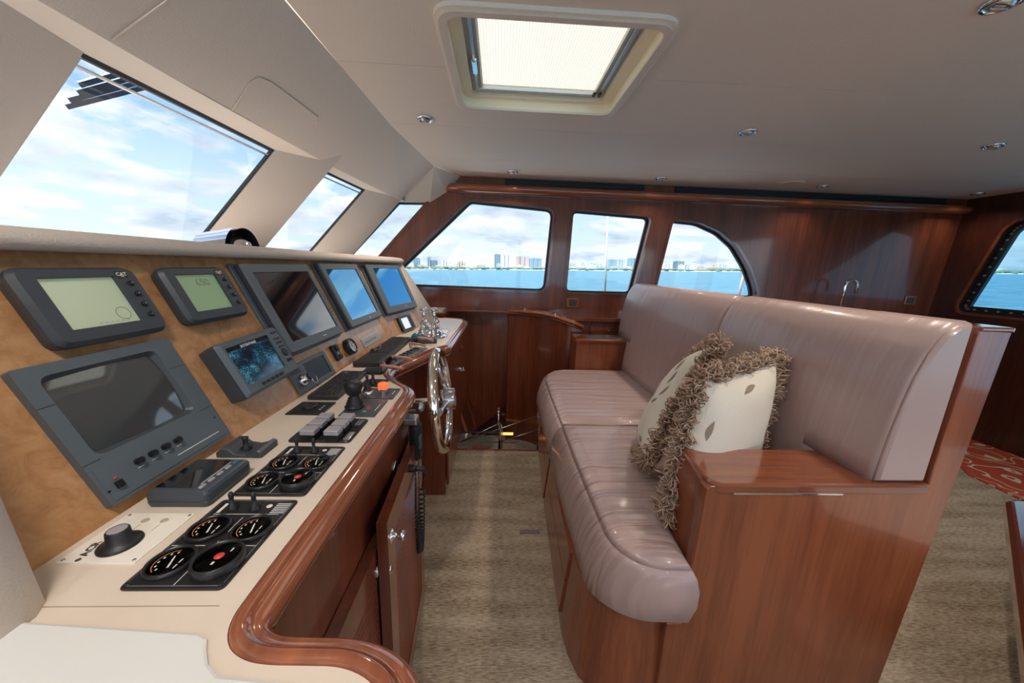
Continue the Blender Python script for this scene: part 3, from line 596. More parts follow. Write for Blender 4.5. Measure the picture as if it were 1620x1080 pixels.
# ================================================================== DASH AND HELM CONSOLE
dash = E('helm_console', 'long helm console with burl dash face, cream counter and mahogany trim', 'console', loc=(0, 0, 0))
def boxm(mw, x0, x1, y0, y1, z0, z1, b, name, m, parent):
    bl = B(); bl.box(x0, x1, y0, y1, z0, z1, b); bl.v = [tuple(mw @ Vector(p)) for p in bl.v]; return bl.done(name, m, parent)
boxm(riser(0, 0), 0.34, 1.832, -0.01, 0.455, -0.03, 0, 0, 'dash_face', BURL, dash)
boxm(riser2(0, 0), -0.004, 0.425, -0.01, 0.455, -0.03, 0, 0, 'dash_face', BURL, dash)
# brow: padded roll over the dash and top shelf behind it
def sweep(path, prof, name, m, parent, smooth=True, zs=None, closed_prof=True):
    """path: plan polyline; prof: [(outward offset, z)]"""
    bl = B(); n = len(path); nr = []
    for i in range(n):
        a = Vector(path[max(i - 1, 0)][:2]); c = Vector(path[min(i + 1, n - 1)][:2]); p = Vector(path[i][:2])
        d1 = (p - a).normalized() if i else (c - p).normalized(); d2 = (c - p).normalized() if i < n - 1 else d1
        n1 = Vector((d1.y, -d1.x)); n2 = Vector((d2.y, -d2.x)); t = n1 + n2; nr.append(t / max(t.length_squared, 0.5) * 2)
    k = len(prof); vv = []
    for i in range(n):
        zz = (zs[i] if zs else 0)
        vv += [(path[i][0] + nr[i].x * o, path[i][1] + nr[i].y * o, z + zz) for o, z in prof]
    rr = k if closed_prof else k - 1
    bl.add(vv, [(i * k + j, i * k + (j + 1) % k, (i + 1) * k + (j + 1) % k, (i + 1) * k + j) for i in range(n - 1) for j in range(rr)], smooth)
    if closed_prof: bl.add(vv[:k], [list(range(k))]); bl.add(vv[-k:], [list(range(k))[::-1]])
    return bl.done(name, m, parent)
bpth = [(-0.772, -1.5), (-0.772, 0.3), (-0.772, 1.0), (-0.772, 1.80), (-0.755, 1.93), (-0.70, 2.20), (-0.672, 2.30), (-0.675, 2.345), (-0.71, 2.375)]
sweep(bpth, [(0.0, 1.303), (0.026, 1.299), (0.040, 1.304), (0.045, 1.314), (0.040, 1.326), (0.024, 1.334), (-0.02, 1.338), (-0.30, 1.335), (-0.75, 1.29), (-0.75, 1.26), (-0.1, 1.26)], 'brow', VINYL, dash)
# wings at both ends
def wing(pts, th, name):
    bl = B(); p = [Vector(q) for q in pts]; nn = (p[1] - p[0]).cross(p[2] - p[0]).normalized() * th
    vv = [q for q in p] + [q + nn for q in p]; n = len(p)
    bl.add(vv, [list(range(n)), list(range(n, 2 * n))[::-1]] + [(i, (i + 1) % n, n + (i + 1) % n, n + i) for i in range(n)])
    bm = bmesh.new(); vs = [bm.verts.new(q) for q in bl.v]; [bm.faces.new([vs[i] for i in f]) for f in bl.f]
    bmesh.ops.recalc_face_normals(bm, faces=bm.faces[:]); bmesh.ops.bevel(bm, geom=bm.edges[:], offset=0.012, segments=3, affect='EDGES')
    bm.verts.index_update(); bl.v = [q.co[:] for q in bm.verts]; bl.f = [[q.index for q in f.verts] for f in bm.faces]; bl.sm = [True] * len(bl.f); bm.free()
    return bl.done(name, VINYL, dash)
wing([(-0.515, 2.215, 0.892), (-0.398, 2.45, 0.892), (-0.655, 2.355, 1.330), (-0.70, 2.22, 1.318)], -0.045, 'end_wing')
wg = B().rings([(-0.505, 0.88), (-0.522, 1.06), (-0.60, 1.335), (-1.05, 1.335), (-1.05, 0.88)], [(0.270, 0.022), (0.276, 0.010), (0.290, 0.002), (0.305, 0), (0.330, 0.0), (0.348, 0.012)], lambda x, y, h: (x, h, y), True); wg.done('end_wing', VINYL, dash)
# counter slab
def chaikin(pp, it=2):
    for _ in range(it):
        q = [pp[0]]
        for a, c in zip(pp, pp[1:]): q += [(a[0] * .75 + c[0] * .25, a[1] * .75 + c[1] * .25), (a[0] * .25 + c[0] * .75, a[1] * .25 + c[1] * .75)]
        pp = q + [pp[-1]]
    return pp
front = [(-0.08, -0.9), (-0.08, 0.16), (-0.085, 0.215), (-0.098, 0.248), (-0.118, 0.266), (-0.150, 0.277), (-0.186, 0.278), (-0.227, 0.279), (-0.252, 0.284), (-0.275, 0.296), (-0.291, 0.318), (-0.296, 0.348), (-0.295, 0.60), (-0.294, 1.03),
         (-0.298, 1.062), (-0.312, 1.092), (-0.345, 1.125), (-0.385, 1.17), (-0.418, 1.225), (-0.432, 1.285), (-0.427, 1.345), (-0.400, 1.43), (-0.325, 1.638), (-0.300, 1.680), (-0.276, 1.705), (-0.266, 1.74), (-0.262, 2.0), (-0.256, 2.50), (-0.265, 2.57), (-0.295, 2.62), (-0.35, 2.645), (-0.42, 2.65)]
slab = chaikin(front, 2) + [(-0.9, 2.65), (-0.9, -0.9)]
B().rings(slab, [(0.868, 0.0), (0.900, 0.0)]).done('counter', CREAM, dash)
TP = [(0.0, 0.899), (0.004, 0.9035), (0.012, 0.9045), (0.017, 0.901), (0.019, 0.896), (0.024, 0.8945), (0.032, 0.893), (0.038, 0.886), (0.040, 0.876), (0.036, 0.868), (0.028, 0.865), (0.026, 0.860), (0.018, 0.856), (0.0, 0.855)]
def dense(pp, step=0.012):                                           # smooth the trim path
    o = []
    n = len(pp)
    for i in range(n - 1):
        p0, p1, p2, p3 = [Vector(pp[max(0, min(n - 1, j))]) for j in (i - 1, i, i + 1, i + 2)]
        m = max(1, min(6, int((p2 - p1).length / step)))
        for k in range(m):
            t = k / m
            if (p2 - p1).length > 0.15: q = p1.lerp(p2, t)
            else: q = 0.5 * ((2 * p1) + (p2 - p0) * t * min(1, (p2 - p1).length / max((p1 - p0).length, 1e-3, (p2 - p1).length) + 0) + (0 * p0)) if False else p1.lerp(p2, t)
            o.append(tuple(q))
    return o + [tuple(pp[-1])]
WTRIM = wood('trim_mahogany', (0.17, 0.045, 0.020), (0.36, 0.115, 0.050), (0.5, 0.05, 1), 0.14, 1.0)
fs = chaikin(front, 2)
sweep(fs, TP, 'edge_trim', WTRIM, dash)
sweep(fs, [(0.006, 0.856), (0.022, 0.856), (0.024, 0.851), (0.020, 0.846), (0.006, 0.846)], 'under_bead', WOR, dash)
# raised white fibreglass panel nearest the camera and its joint line
gl = [(-0.085, -0.9), (-0.085, 0.15), (-0.11, 0.235), (-0.135, 0.255), (-0.20, 0.262), (-0.262, 0.268), (-0.280, 0.279), (-0.292, 0.292), (-0.300, 0.303), (-0.312, 0.308), (-0.55, 0.325), (-0.9, 0.33), (-0.9, -0.9)]
B().rings(gl, [(0.900, -0.0), (0.9035, 0.0006), (0.9045, 0.003)], None, False).done('white_panel', WHITE, dash)
B().rings([(-0.9, 0.36), (-0.9, 0.3395), (-0.316, 0.3395), (-0.30, 0.345), (-0.299, 0.36), (-0.302, 0.368)], [(0.8995, 0), (0.9008, 0.0006)]).done('joint_seam', CREAM, dash) if False else B().box(-0.9, -0.318, 0.3412, 0.3422, 0.8995, 0.9004).done('joint_seam', mat('seam_shadow_line', (0.35, 0.29, 0.24), 0.6), dash)
# cabinet body below
body = [(-0.292, 0.315), (-0.292, 1.08), (-0.305, 1.13), (-0.36, 1.19), (-0.43, 1.27), (-0.45, 1.32), (-0.45, 1.775), (-0.278, 1.775), (-0.272, 2.50), (-0.29, 2.58), (-0.36, 2.62), (-0.9, 2.62), (-0.9, -0.9), (-0.12, -0.9), (-0.12, 0.24), (-0.17, 0.29), (-0.25, 0.30)]
B().rings(body, [(0.0, 0.0), (0.852, 0.0)]).done('cabinet_body', WZ, dash)
B().box(-0.455, -0.440, 1.30, 1.775, 0.0, 0.86).done('back_panel', WZ, dash)
def louver_door(mw, y0, y1, z0, z1, label=None):
    d = bpy.data.objects.new('louvered_door', None); COL.objects.link(d); d.parent = dash; d.matrix_world = mw
    if label: d['label'] = label
    fr = plate([(y0, z0), (y1, z0), (y1, z1), (y0, z1)], [[(y0 + 0.06, z0 + 0.07), (y1 - 0.06, z0 + 0.07), (y1 - 0.06, z1 - 0.075), (y0 + 0.06, z1 - 0.075)]], 0, 0.024, lambda u, v, t: (t, u, v)).done('door_frame', WZ, d)
    B().box(0.002, 0.006, y0 + 0.05, y1 - 0.05, z0 + 0.06, z1 - 0.07).done('door_back', WD, d)
    z = z0 + 0.078
    while z < z1 - 0.085:
        B().add([(0.008, y0 + 0.06, z + 0.012), (0.022, y0 + 0.06, z), (0.022, y0 + 0.06, z + 0.004), (0.008, y0 + 0.06, z + 0.016), (0.008, y1 - 0.06, z + 0.012), (0.022, y1 - 0.06, z), (0.022, y1 - 0.06, z + 0.004), (0.008, y1 - 0.06, z + 0.016)],
                [(0, 1, 2, 3), (4, 7, 6, 5), (0, 4, 5, 1), (1, 5, 6, 2), (2, 6, 7, 3), (3, 7, 4, 0)]).done('slat', WZ, d)
        z += 0.0175
    k = B().lathe([(0.017, 0.024), (0.017, 0.027), (0.007, 0.030), (0.006, 0.040), (0.012, 0.044), (0.013, 0.052), (0.009, 0.056), (0.0001, 0.0565)], 20, (0, y0 + 0.03 if y0 > 0.6 else y1 - 0.045, z1 - 0.06), 'x'); 
    k.done('latch_knob', CHROME, d); return d
louver_door(Matrix.Translation((-0.290, 0, 0)), 0.38, 0.735, 0.06, 0.655)
louver_door(Matrix.Translation((-0.288, 1.145, 0)) @ Matrix.Rotation(math.radians(3.4), 4, 'Z') @ Matrix.Translation((0, -1.145, 0)), 0.675, 1.145, 0.03, 0.732, 'louvered door standing slightly proud, with chrome knob')
B().box(-0.274, -0.262, 1.80, 2.46, 0.05, 0.835, 0.003).done('flush_door', WZ, dash)
for (y, z) in ((2.36, 0.585), (2.42, 0.555)): B().lathe([(0.012, 0), (0.012, 0.003), (0.006, 0.006), (0.006, 0.014), (0.012, 0.018), (0.012, 0.026), (0.0001, 0.028)], 16, (-0.262, y, z), 'x').done('door_knob', CHROME, dash)
B().box(-0.262, -0.250, 2.38, 2.47, 0.70, 0.735, 0.004).done('pull_handle', WX, dash)

# ------------------------------------------------------------------ devices on the dash face
def bezel(e, w, h, d, r, sw, sh, sx, sy, m, ms, side=None, rec=0.004, ch=0.006, sr=0.002):
    """moulded housing w x h x d with a recessed screen sw x sh centred at sx, sy"""
    side = side or m
    B().rings(rect(w, h, r, seg=5), [(0, 0.004), (d * 0.5, 0), (d - ch, 0.0)]).done('housing', side, e)
    o = rect(w, h, r, seg=5); mp = lambda u, v, t: (u, v, t)
    bl = plate(inset(o, ch * 0.8), [rect(sw, sh, sr, sx, sy)], d - rec, d, mp)
    n = len(o); a = inset(o, 0); c = inset(o, ch * 0.8)
    bl.add([(x, y, d - ch) for x, y in a] + [(x, y, d) for x, y in c], [(i, (i + 1) % n, n + (i + 1) % n, n + i) for i in range(n)], True)
    bl.done('bezel', m, e)
    return B().box(sx - sw / 2, sx + sw / 2, sy - sh / 2, sy + sh / 2, d - rec - 0.001, d - rec).done('screen', ms, e)
def button(e, x, y, z, r=0.004, h=0.003, m=BLACK, name='button', n=14, rx=None):
    return B().lathe([(r, 0), (r, h * 0.7), (r * 0.75, h), (0.0001, h)], n, (x, y, z)).done(name, m, e)

def cat_display(mw, lab, ms, digits):
    e = E('engine_display', lab, 'display', mw=mw)
    bezel(e, 0.184, 0.136, 0.030, 0.022, 0.112, 0.090, -0.008, 0.003, CHAR, ms, CHAR, 0.006, 0.008)
    for k in range(4): b_ = button(e, 0.066 + 0.002, 0.032 - k * 0.0215, 0.030, 0.0052, 0.004); text('<>+-'[k], 0.006, INK, b_, 0.068, 0.032 - k * 0.0215, 0.0342, 'symbol')
    p = B().box(0.052, 0.071, 0.044, 0.057, 0.030, 0.0306).done('badge', BLACK, e)
    t = text('CAT', 0.0095, INK, p, 0.0615, 0.0508, 0.0307, 'lettering', 0, 0.0004)
    B().add([(0.058, 0.0455, 0.0308), (0.065, 0.0455, 0.0308), (0.0615, 0.0495, 0.0308)], [(0, 1, 2)]).done('badge_mark', YEL, p)
    if digits: text(digits, 0.026, LCDINK, e, 0.003, 0.028, 0.0243, 'digits')
    else:
        B().lathe([(0.012, 0), (0.012, 0.0003), (0.0112, 0.0003), (0.0112, 0)], 24, (0.028, -0.022, 0.0242), cap=False).done('dial_mark', LCDINK, e)
        for k in range(6): B().box(-0.018 + k * 0.009, -0.014 + k * 0.009, -0.036, -0.0352, 0.0242, 0.0244).done('scale_mark', LCDINK, e)
    return e
cat_display(riser(0.634, 0.334), 'dark blue-grey engine display with pale blank LCD, leftmost on the dash', LCD, None)
cat_display(riser(0.868, 0.334), 'dark blue-grey engine display with green LCD reading 650', LCD2, '650')

e = E('crt_monitor', 'large flush grey monitor with curved dark tube below the pale engine display', 'monitor', mw=riser(0.603, 0.135))
mp = lambda u, v, t: (u, v, t)
plate(rect(0.238, 0.236, 0.004), [rect(0.178, 0.140, 0.016, -0.008, 0.030)], 0, 0.012, mp).done('frame', CHAR2, e)
oo = rect(0.178, 0.140, 0.016, -0.008, 0.030); bb = B(); n = len(oo); io = inset(oo, 0.009)
bb.add([(x, y, 0.012) for x, y in oo] + [(x, y, 0.0006) for x, y in io], [(i, (i + 1) % n, n + (i + 1) % n, n + i) for i in range(n)], True).done('screen_surround', CHAR, e)
bb = B(); N = 12; vv = []
for i in range(N + 1):
    for j in range(N + 1):
        a, c = -1 + 2 * i / N, -1 + 2 * j / N; vv.append((-0.008 + a * 0.084, 0.030 + c * 0.065, 0.0095 - 0.008 * (a * a + c * c) / 2))
bb.add(vv, [(i * (N + 1) + j, (i + 1) * (N + 1) + j, (i + 1) * (N + 1) + j + 1, i * (N + 1) + j + 1) for i in range(N) for j in range(N)], True).done('picture_tube', CRT, e)
B().box(-0.113, 0.113, -0.1125, -0.054, 0.012, 0.0132, 0.0005).done('control_strip', CHAR2, e)
for k in range(4):
    x = -0.058 + k * 0.0235; B().cyl((x, -0.075, 0.012), (x, -0.075, 0.022), 0.0055).done('knob', BLACK, e); B().box(x - 0.005, x + 0.005, -0.0855, -0.0845, 0.0133, 0.0136).done('print_line', INK, e)
B().box(-0.102, -0.092, -0.098, -0.086, 0.013, 0.018, 0.001).done('power_button', BLACK, e); B().box(-0.099, -0.094, -0.082, -0.079, 0.013, 0.015, 0.0005).done('power_lamp', REDD, e)
B().box(0.0, 0.095, -0.1005, -0.099, 0.0133, 0.0136).done('print_line', INK, e)
for x, y in ((-0.112, -0.095), (0.106, -0.07), (0.02, -0.07)): button(e, x, y, 0.0125, 0.0022, 0.001, BLACK, 'screw')
for x0, x1, y in ((-0.119, -0.098, 0.055), (0.083, 0.119, 0.055), (-0.119, -0.095, -0.045), (0.083, 0.119, -0.045)): B().box(x0, x1, y, y + 0.0008, 0.012, 0.0123).done('frame_seam', BLACK, e)

e = E('fish_finder', 'boxy slate sonar display with a speckled blue screen, tilted on the dash', 'display', mw=riser(0.880, 0.141) @ Matrix.Rotation(0.03, 4, 'Z'))
SONAR = mat('sonar_picture', (0.02, 0.1, 0.16), 0.08, coat=1.0)
nt = SONAR.node_tree; b = nt.nodes['Principled BSDF']; tc = nd(nt, 'ShaderNodeTexCoord'); n_ = nd(nt, 'ShaderNodeTexNoise'); n_.inputs['Scale'].default_value = 420; n_.inputs['Detail'].default_value = 2
nt.links.new(tc.outputs['Object'], n_.inputs['Vector']); n3 = nd(nt, 'ShaderNodeTexNoise'); n3.inputs['Scale'].default_value = 22; nt.links.new(tc.outputs['Object'], n3.inputs['Vector'])
r = ramp(nt, [(0.46, (0.004, 0.006, 0.014)), (0.56, (0.008, 0.07, 0.11)), (0.68, (0.22, 0.38, 0.46))]); mm = nd(nt, 'ShaderNodeMixRGB'); mm.inputs[0].default_value = 0.5
nt.links.new(n_.outputs['Fac'], mm.inputs[1]); nt.links.new(n3.outputs['Fac'], mm.inputs[2]); nt.links.new(mm.outputs[0], r.inputs[0]); nt.links.new(r.outputs[0], b.inputs['Base Color'])
nt.links.new(r.outputs[0], b.inputs['Emission Color']); b.inputs['Emission Strength'].default_value = 0.35
bezel(e, 0.215, 0.140, 0.052, 0.010, 0.150, 0.096, -0.018, 0.006, CHAR2, SONAR, CHAR, 0.004, 0.010)
B().box(-0.093, 0.057, 0.044, 0.054, 0.0485, 0.0492).done('title_bar', SCRK, e)
text('INTERPHASE', 0.0098, INK, e, -0.018, 0.0475, 0.0495, 'lettering', 0, 0.0003)
for k in range(5): B().rings(rect(0.013, 0.008, 0.003, -0.048 + k * 0.018, -0.054), [(0.052, 0), (0.054, 0.0003), (0.055, 0.0015)]).done('button', BLACK, e)
for k in range(4):
    for j in range(2): B().rings(rect(0.009, 0.0055, 0.002, 0.075 + j * 0.0135, 0.054 - k * 0.012 - (0.006 if k else 0)), [(0.052, 0), (0.0545, 0.001)]).done('button', BLACK, e)
B().lathe([(0.012, 0.052), (0.012, 0.054), (0.009, 0.055), (0.006, 0.0545), (0.0001, 0.055)], 20, (0.082, -0.006, 0)).done('direction_pad', BLACK, e)
for j in range(2): button(e, 0.076 + j * 0.012, -0.030, 0.052, 0.0045, 0.0028)

def lcd_monitor(mw, lab, w, h, sw, sh, sx, sy, ms, grp=None, btn=True):
    e = E('marine_monitor', lab, 'monitor', mw=mw)
    B().rings(rect(w + 0.024, h + 0.012, 0.004), [(0, 0), (0.006, 0), (0.008, 0.002)]).done('flange', CHAR2, e)
    f = E('head', mw=None); f.parent = e; bpy.data.objects.remove(f)
    bezel(e, w, h, 0.030, 0.008, sw, sh, sx, sy, CHAR2, ms, CHAR, 0.003, 0.005)
    if btn:
        for k in range(9): B().box(sx + sw / 2 + 0.010, sx + sw / 2 + 0.018, sy - 0.07 + k * 0.013, sy - 0.0665 + k * 0.013, 0.030, 0.0316, 0.0005).done('button', BLACK, e)
    B().box(sx + 0.02, sx + 0.045, sy - sh / 2 - 0.017, sy - sh / 2 - 0.0145, 0.030, 0.0304).done('maker_mark', INK, e)
    return e
lcd_monitor(riser(1.197, 0.268), 'largest black-screened slate monitor, left one of the three in a row', 0.352, 0.290, 0.296, 0.226, 0.004, 0.002, SCR)
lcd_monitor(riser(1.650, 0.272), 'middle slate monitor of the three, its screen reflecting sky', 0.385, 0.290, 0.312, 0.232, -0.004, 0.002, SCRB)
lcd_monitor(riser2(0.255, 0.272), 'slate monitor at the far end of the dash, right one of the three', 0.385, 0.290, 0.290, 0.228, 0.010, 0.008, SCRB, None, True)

e = E('small_display', 'flat slate control panel with a black screen left of the rocker switch', 'display', mw=riser(1.106, 0.048))
bezel(e, 0.226, 0.090, 0.007, 0.004, 0.128, 0.066, 0.030, 0.002, CHAR2, SCRK, CHAR2, 0.002, 0.004)
B().box(-0.11, -0.06, 0.020, 0.040, 0.007, 0.012, 0.002).done('label_block', CHAR, e)
e = E('ignition_key', 'chrome ignition barrel with dark key bow beside the small black screen', 'key', mw=riser(1.030, 0.040, 0.008))
B().lathe([(0.018, 0), (0.018, 0.006), (0.014, 0.012), (0.012, 0.014), (0.012, 0.02), (0.0001, 0.02)], 22).done('barrel', CHROME, e)
B().rings(rect(0.032, 0.022, 0.009, 0.012, 0.004), [(0.020, 0.001), (0.022, 0), (0.026, 0), (0.028, 0.001)]).done('key_bow', BLACK, e)
B().tube([(0.02 + 0.012 * math.cos(a), -0.012 + 0.014 * math.sin(a), 0.024) for a in [i * PI / 8 for i in range(16)]], 0.0012, 6, True).done('ring', CHROME, e)
e = E('rocker_switch', 'black double rocker switch left of the white round gauge', 'switch', mw=riser(1.285, 0.066))
B().rings(rect(0.034, 0.062, 0.008), [(0, 0), (0.012, 0), (0.015, 0.002)]).done('body', BLACK, e)
B().box(-0.006, 0.012, 0.004, 0.027, 0.012, 0.021, 0.003).done('rocker', RUB, e); B().box(-0.006, 0.012, -0.027, -0.010, 0.012, 0.019, 0.003).done('rocker', RUB, e); B().box(-0.004, -0.002, -0.02, 0.022, 0.015, 0.0155).done('print_line', INK, e)
e = E('rudder_gauge', 'round white-faced gauge in a black rim on the lower dash', 'gauge', mw=riser(1.395, 0.062))
B().lathe([(0.034, 0), (0.034, 0.018), (0.032, 0.024), (0.027, 0.025), (0.0265, 0.020)], 32, cap=False).done('rim', BLACK, e)
B().lathe([(0.0001, 0.0205), (0.0268, 0.0205)], 32).done('dial', mat('white_dial', (0.80, 0.84, 0.85), 0.2, coat=1), e)
B().box(-0.001, 0.001, -0.004, 0.018, 0.0207, 0.0215).done('needle', BLACK, e)
for k in range(9):
    a = PI * (k / 8) ; B().box(0.021 * math.cos(a) - 0.0008, 0.021 * math.cos(a) + 0.0008, 0.021 * math.sin(a) - 0.0018, 0.021 * math.sin(a) + 0.0018, 0.0206, 0.0209).done('tick', DINK, e)
e = E('switch_plate', 'small brushed rectangular plate of tiny buttons right of the white gauge', 'panel', mw=riser(1.635, 0.047))
B().rings(rect(0.212, 0.044, 0.002), [(0, 0), (0.003, 0), (0.0035, 0.001)]).done('plate', ALU, e); B().rings(rect(0.196, 0.032, 0.002), [(0.0035, 0), (0.0045, 0.0005)]).done('face', mat('dull_beige_metal', (0.42, 0.40, 0.38), 0.4), e)
for k in range(8): B().box(-0.08 + k * 0.018, -0.071 + k * 0.018, -0.007, 0.003, 0.0045, 0.007, 0.0006).done('button', GREYB, e)
e = E('autopilot_head', 'small dark instrument with a pale square screen near the chrome throttles', 'display', mw=riser2(0.245, 0.052))
bezel(e, 0.160, 0.092, 0.018, 0.008, 0.085, 0.066, -0.014, 0.0, CHAR, LCDW, BLACK, 0.003, 0.004)
for k in range(4): B().box(0.046, 0.060, 0.022 - k * 0.018, 0.032 - k * 0.018, 0.018, 0.0205, 0.001).done('button', BLACK, e)

# ------------------------------------------------------------------ instruments on the counter
def round_gauge(parent, x, y, warn=False):
    g = bpy.data.objects.new('gauge', None); COL.objects.link(g); g.parent = parent; g.location = (x, y, 0.003)
    if warn: g['label'] = 'raised black gauge with a red dot'
    h = 0.006 if not warn else 0.013
    g.scale = (0.88, 0.88, 1) if not warn else (0.94, 0.94, 1)
    B().lathe([(0.031, 0), (0.0315, h * 0.6), (0.030, h), (0.0275, h + 0.0005), (0.0265, h - 0.003)], 36, cap=False).done('rim', BLACK, g)
    B().lathe([(0.0001, h - 0.003), (0.0262, h - 0.003)], 36).done('dial', BPLATE, g)
    zt = h - 0.0028
    if warn:
        B().lathe([(0.0001, zt + 0.0004), (0.0062, zt + 0.0003), (0.0062, zt)], 20, (0.002, 0, 0)).done('red_dot', REDD, g)
        B().box(-0.013, -0.008, -0.002, 0.001, zt, zt + 0.0003).box(0.010, 0.016, -0.011, -0.009, zt, zt + 0.0003).done('print_mark', INK, g)
    else:
        pts = [(0.0215 * math.cos(a), 0.0215 * math.sin(a)) for a in [math.radians(8 + i * 8) for i in range(19)]]; q = [(x_ * 0.955, y_ * 0.955) for x_, y_ in pts]
        B().add([(x_, y_, zt + 0.0002) for x_, y_ in pts + q], [(i, i + 1, 20 + i, 19 + i) for i in range(18)]).done('scale_band', ORNG, g)
        for k in range(6):
            a = math.radians(10 + k * 28); B().box(0.0165 * math.cos(a) - 0.0015, 0.0165 * math.cos(a) + 0.0015, 0.0165 * math.sin(a) - 0.001, 0.0165 * math.sin(a) + 0.001, zt, zt + 0.0003).done('tick', INK, g)
        B().add([(-0.012, -0.004, zt + 0.0008), (-0.011, -0.0065, zt + 0.0008), (0.010, 0.001, zt + 0.0008), (0.0095, 0.003, zt + 0.0008)], [(0, 1, 2, 3)]).done('needle', INK, g)
        for k in range(2): B().box(-0.012 + k * 0.010, -0.005 + k * 0.010, -0.014, -0.0122, zt, zt + 0.0003).done('print_line', INK, g)
    B().lathe([(0.0001, h + 0.0002), (0.024, h - 0.0003), (0.027, h - 0.001)], 30, cap=False).done('lens', CLEAR, g)
def toggle(parent, x, y, z0=0.003):
    t = B().lathe([(0.0085, 0), (0.0085, 0.002), (0.0055, 0.005), (0.005, 0.009), (0.0028, 0.010), (0.0034, 0.020), (0.0038, 0.027), (0.0022, 0.030), (0.0001, 0.030)], 16, (x, y, z0)); return t.done('toggle_switch', RUB, parent)
def gauge_panel(cy, cx, lab):
    e = E('gauge_panel', lab, 'gauge panel', 'black gauge panels on the counter', mw=top(cx, cy))
    W, H = 0.166, 0.124
    B().rings(rect(W, H, 0.008, seg=4), [(0, 0), (0.002, 0), (0.003, 0.001)]).done('plate', BPLATE, e)
    plate(inset(rect(W, H, 0.008), 0.0035), [inset(rect(W, H, 0.008), 0.0048)], 0.003, 0.0035, mp).done('border_line', ALU, e)
    for x, y, wn_ in ((0.014, 0.030, False), (0.014, -0.032, False), (-0.046, 0.031, False), (-0.046, -0.030, True)): round_gauge(e, x, y, wn_)
    toggle(e, 0.060, 0.030); toggle(e, 0.060, -0.005)
    for x0, x1, y0, y1 in ((0.0465, 0.0473, -0.05, 0.05), (-0.0165, -0.0157, 0.012, 0.058), (-0.0165, -0.0157, -0.058, -0.012), (-0.078, -0.05, -0.0004, 0.0004), (0.01, 0.04, -0.0004, 0.0004), (-0.022, -0.008, -0.0004, 0.0004)): B().box(x0, x1, y0, y1, 0.003, 0.0034).done('print_line', INK, e)
    for k in range(6): B().box(0.050 + k * 0.0042, 0.0515 + k * 0.0042, -0.056, -0.034, 0.003, 0.0034).done('print_line', INK, e)
    B().box(0.050, 0.072, 0.044, 0.049, 0.003, 0.0034).done('print_line', INK, e)
    B().lathe([(0.0045, 0.003), (0.0045, 0.0034), (0.0035, 0.0034)], 16, (0.066, -0.024, 0)).done('symbol', INK, e)
    for sx in (-1, 1):
        for sy in (-1, 1): button(e, sx * 0.0765, sy * 0.0555, 0.003, 0.003, 0.0015, BLACK, 'screw', 10)
    return e
gauge_panel(0.444, -0.391, 'near black panel of four gauges and two toggles on the cream counter')
gauge_panel(0.621, -0.388, 'second black panel of four gauges and two toggles, beyond the near one')

e = E('searchlight_panel', 'cream square plate with large black knob at the near end of the counter', 'control panel', mw=top(-0.521, 0.447))
B().rings(rect(0.094, 0.100, 0.001), [(0, 0), (0.0015, 0), (0.002, 0.0005)]).done('plate', PLATEW, e)
k = B().lathe([(0.0235, 0.002), (0.0235, 0.0045), (0.021, 0.0065), (0.0135, 0.009), (0.0125, 0.024), (0.0110, 0.026), (0.0100, 0.0255)], 36, (-0.015, 0.000, 0)).done('knob', RUB, e)
B().lathe([(0.0001, 0.0260), (0.0102, 0.0257)], 24, (-0.015, 0.000, 0)).done('knob_cap', GREYB, k)
text('ACR', 0.013, DINK, e, -0.024, 0.030, 0.0022, 'lettering', 0.25, 0.0006)
B().lathe([(0.0001, 0.0026), (0.0032, 0.0022)], 14, (-0.042, 0.026, 0)).done('logo_dot', DINK, e)
for x, y in ((0.030, 0.010), (0.030, -0.018)):
    B().lathe([(0.005, 0.002), (0.005, 0.003), (0.004, 0.0032), (0.0001, 0.003)], 14, (x, y, 0)).done('push_button', mat('beige_button', (0.5, 0.42, 0.33), 0.4) if 'beige_button' not in bpy.data.materials else bpy.data.materials['beige_button'], e)
    B().box(0.008, 0.023, y - 0.0005, y + 0.0005, 0.002, 0.0023).done('print_line', mat('tan_print', (0.5, 0.36, 0.2), 0.5) if 'tan_print' not in bpy.data.materials else bpy.data.materials['tan_print'], e)
for x, y in ((-0.042, 0.045), (0.042, 0.045), (0.042, -0.045), (-0.042, -0.045)): button(e, x, y, 0.002, 0.0022, 0.0008, ALU, 'screw', 10)

e = E('chartplotter', 'handheld-style black chartplotter lying on the counter before the big monitor', 'display', mw=top(-0.512, 0.560) )
B().rings(rect(0.104, 0.098, 0.010), [(0, 0.003), (0.006, 0), (0.010, 0), (0.011, 0.001), (0.012, 0.0), (0.022, 0.0), (0.027, 0.003), (0.029, 0.007)]).done('housing', CHAR, e)
B().box(-0.040, 0.042, -0.020, 0.040, 0.029, 0.0297).done('screen', SCR, e)
for k in range(5): B().rings(rect(0.012, 0.006, 0.002, -0.036 + k * 0.0185, -0.031), [(0.029, 0), (0.031, 0.001)]).done('button', GREYB if k < 4 else mat('blue_key', (0.02, 0.16, 0.30), 0.4), e)
B().box(-0.03, 0.036, -0.0245, -0.0235, 0.029, 0.0295).done('print_line', INK, e)
e = E('joystick_cradle', 'slate saddle-shaped bracket with a short black stick beyond the chartplotter', 'bracket', mw=top(-0.522, 0.685))
pf = [(-0.045, 0.0), (0.045, 0.0), (0.045, 0.014), (0.038, 0.017), (0.026, 0.010), (0.012, 0.006), (-0.008, 0.009), (-0.020, 0.020), (-0.032, 0.022), (-0.045, 0.010)]
B().rings(pf, [(-0.028, 0.002), (-0.026, 0), (0.026, 0), (0.028, 0.002)], lambda x, y, h: (h * 1.0, -x, y)).done('saddle', CHAR, e)
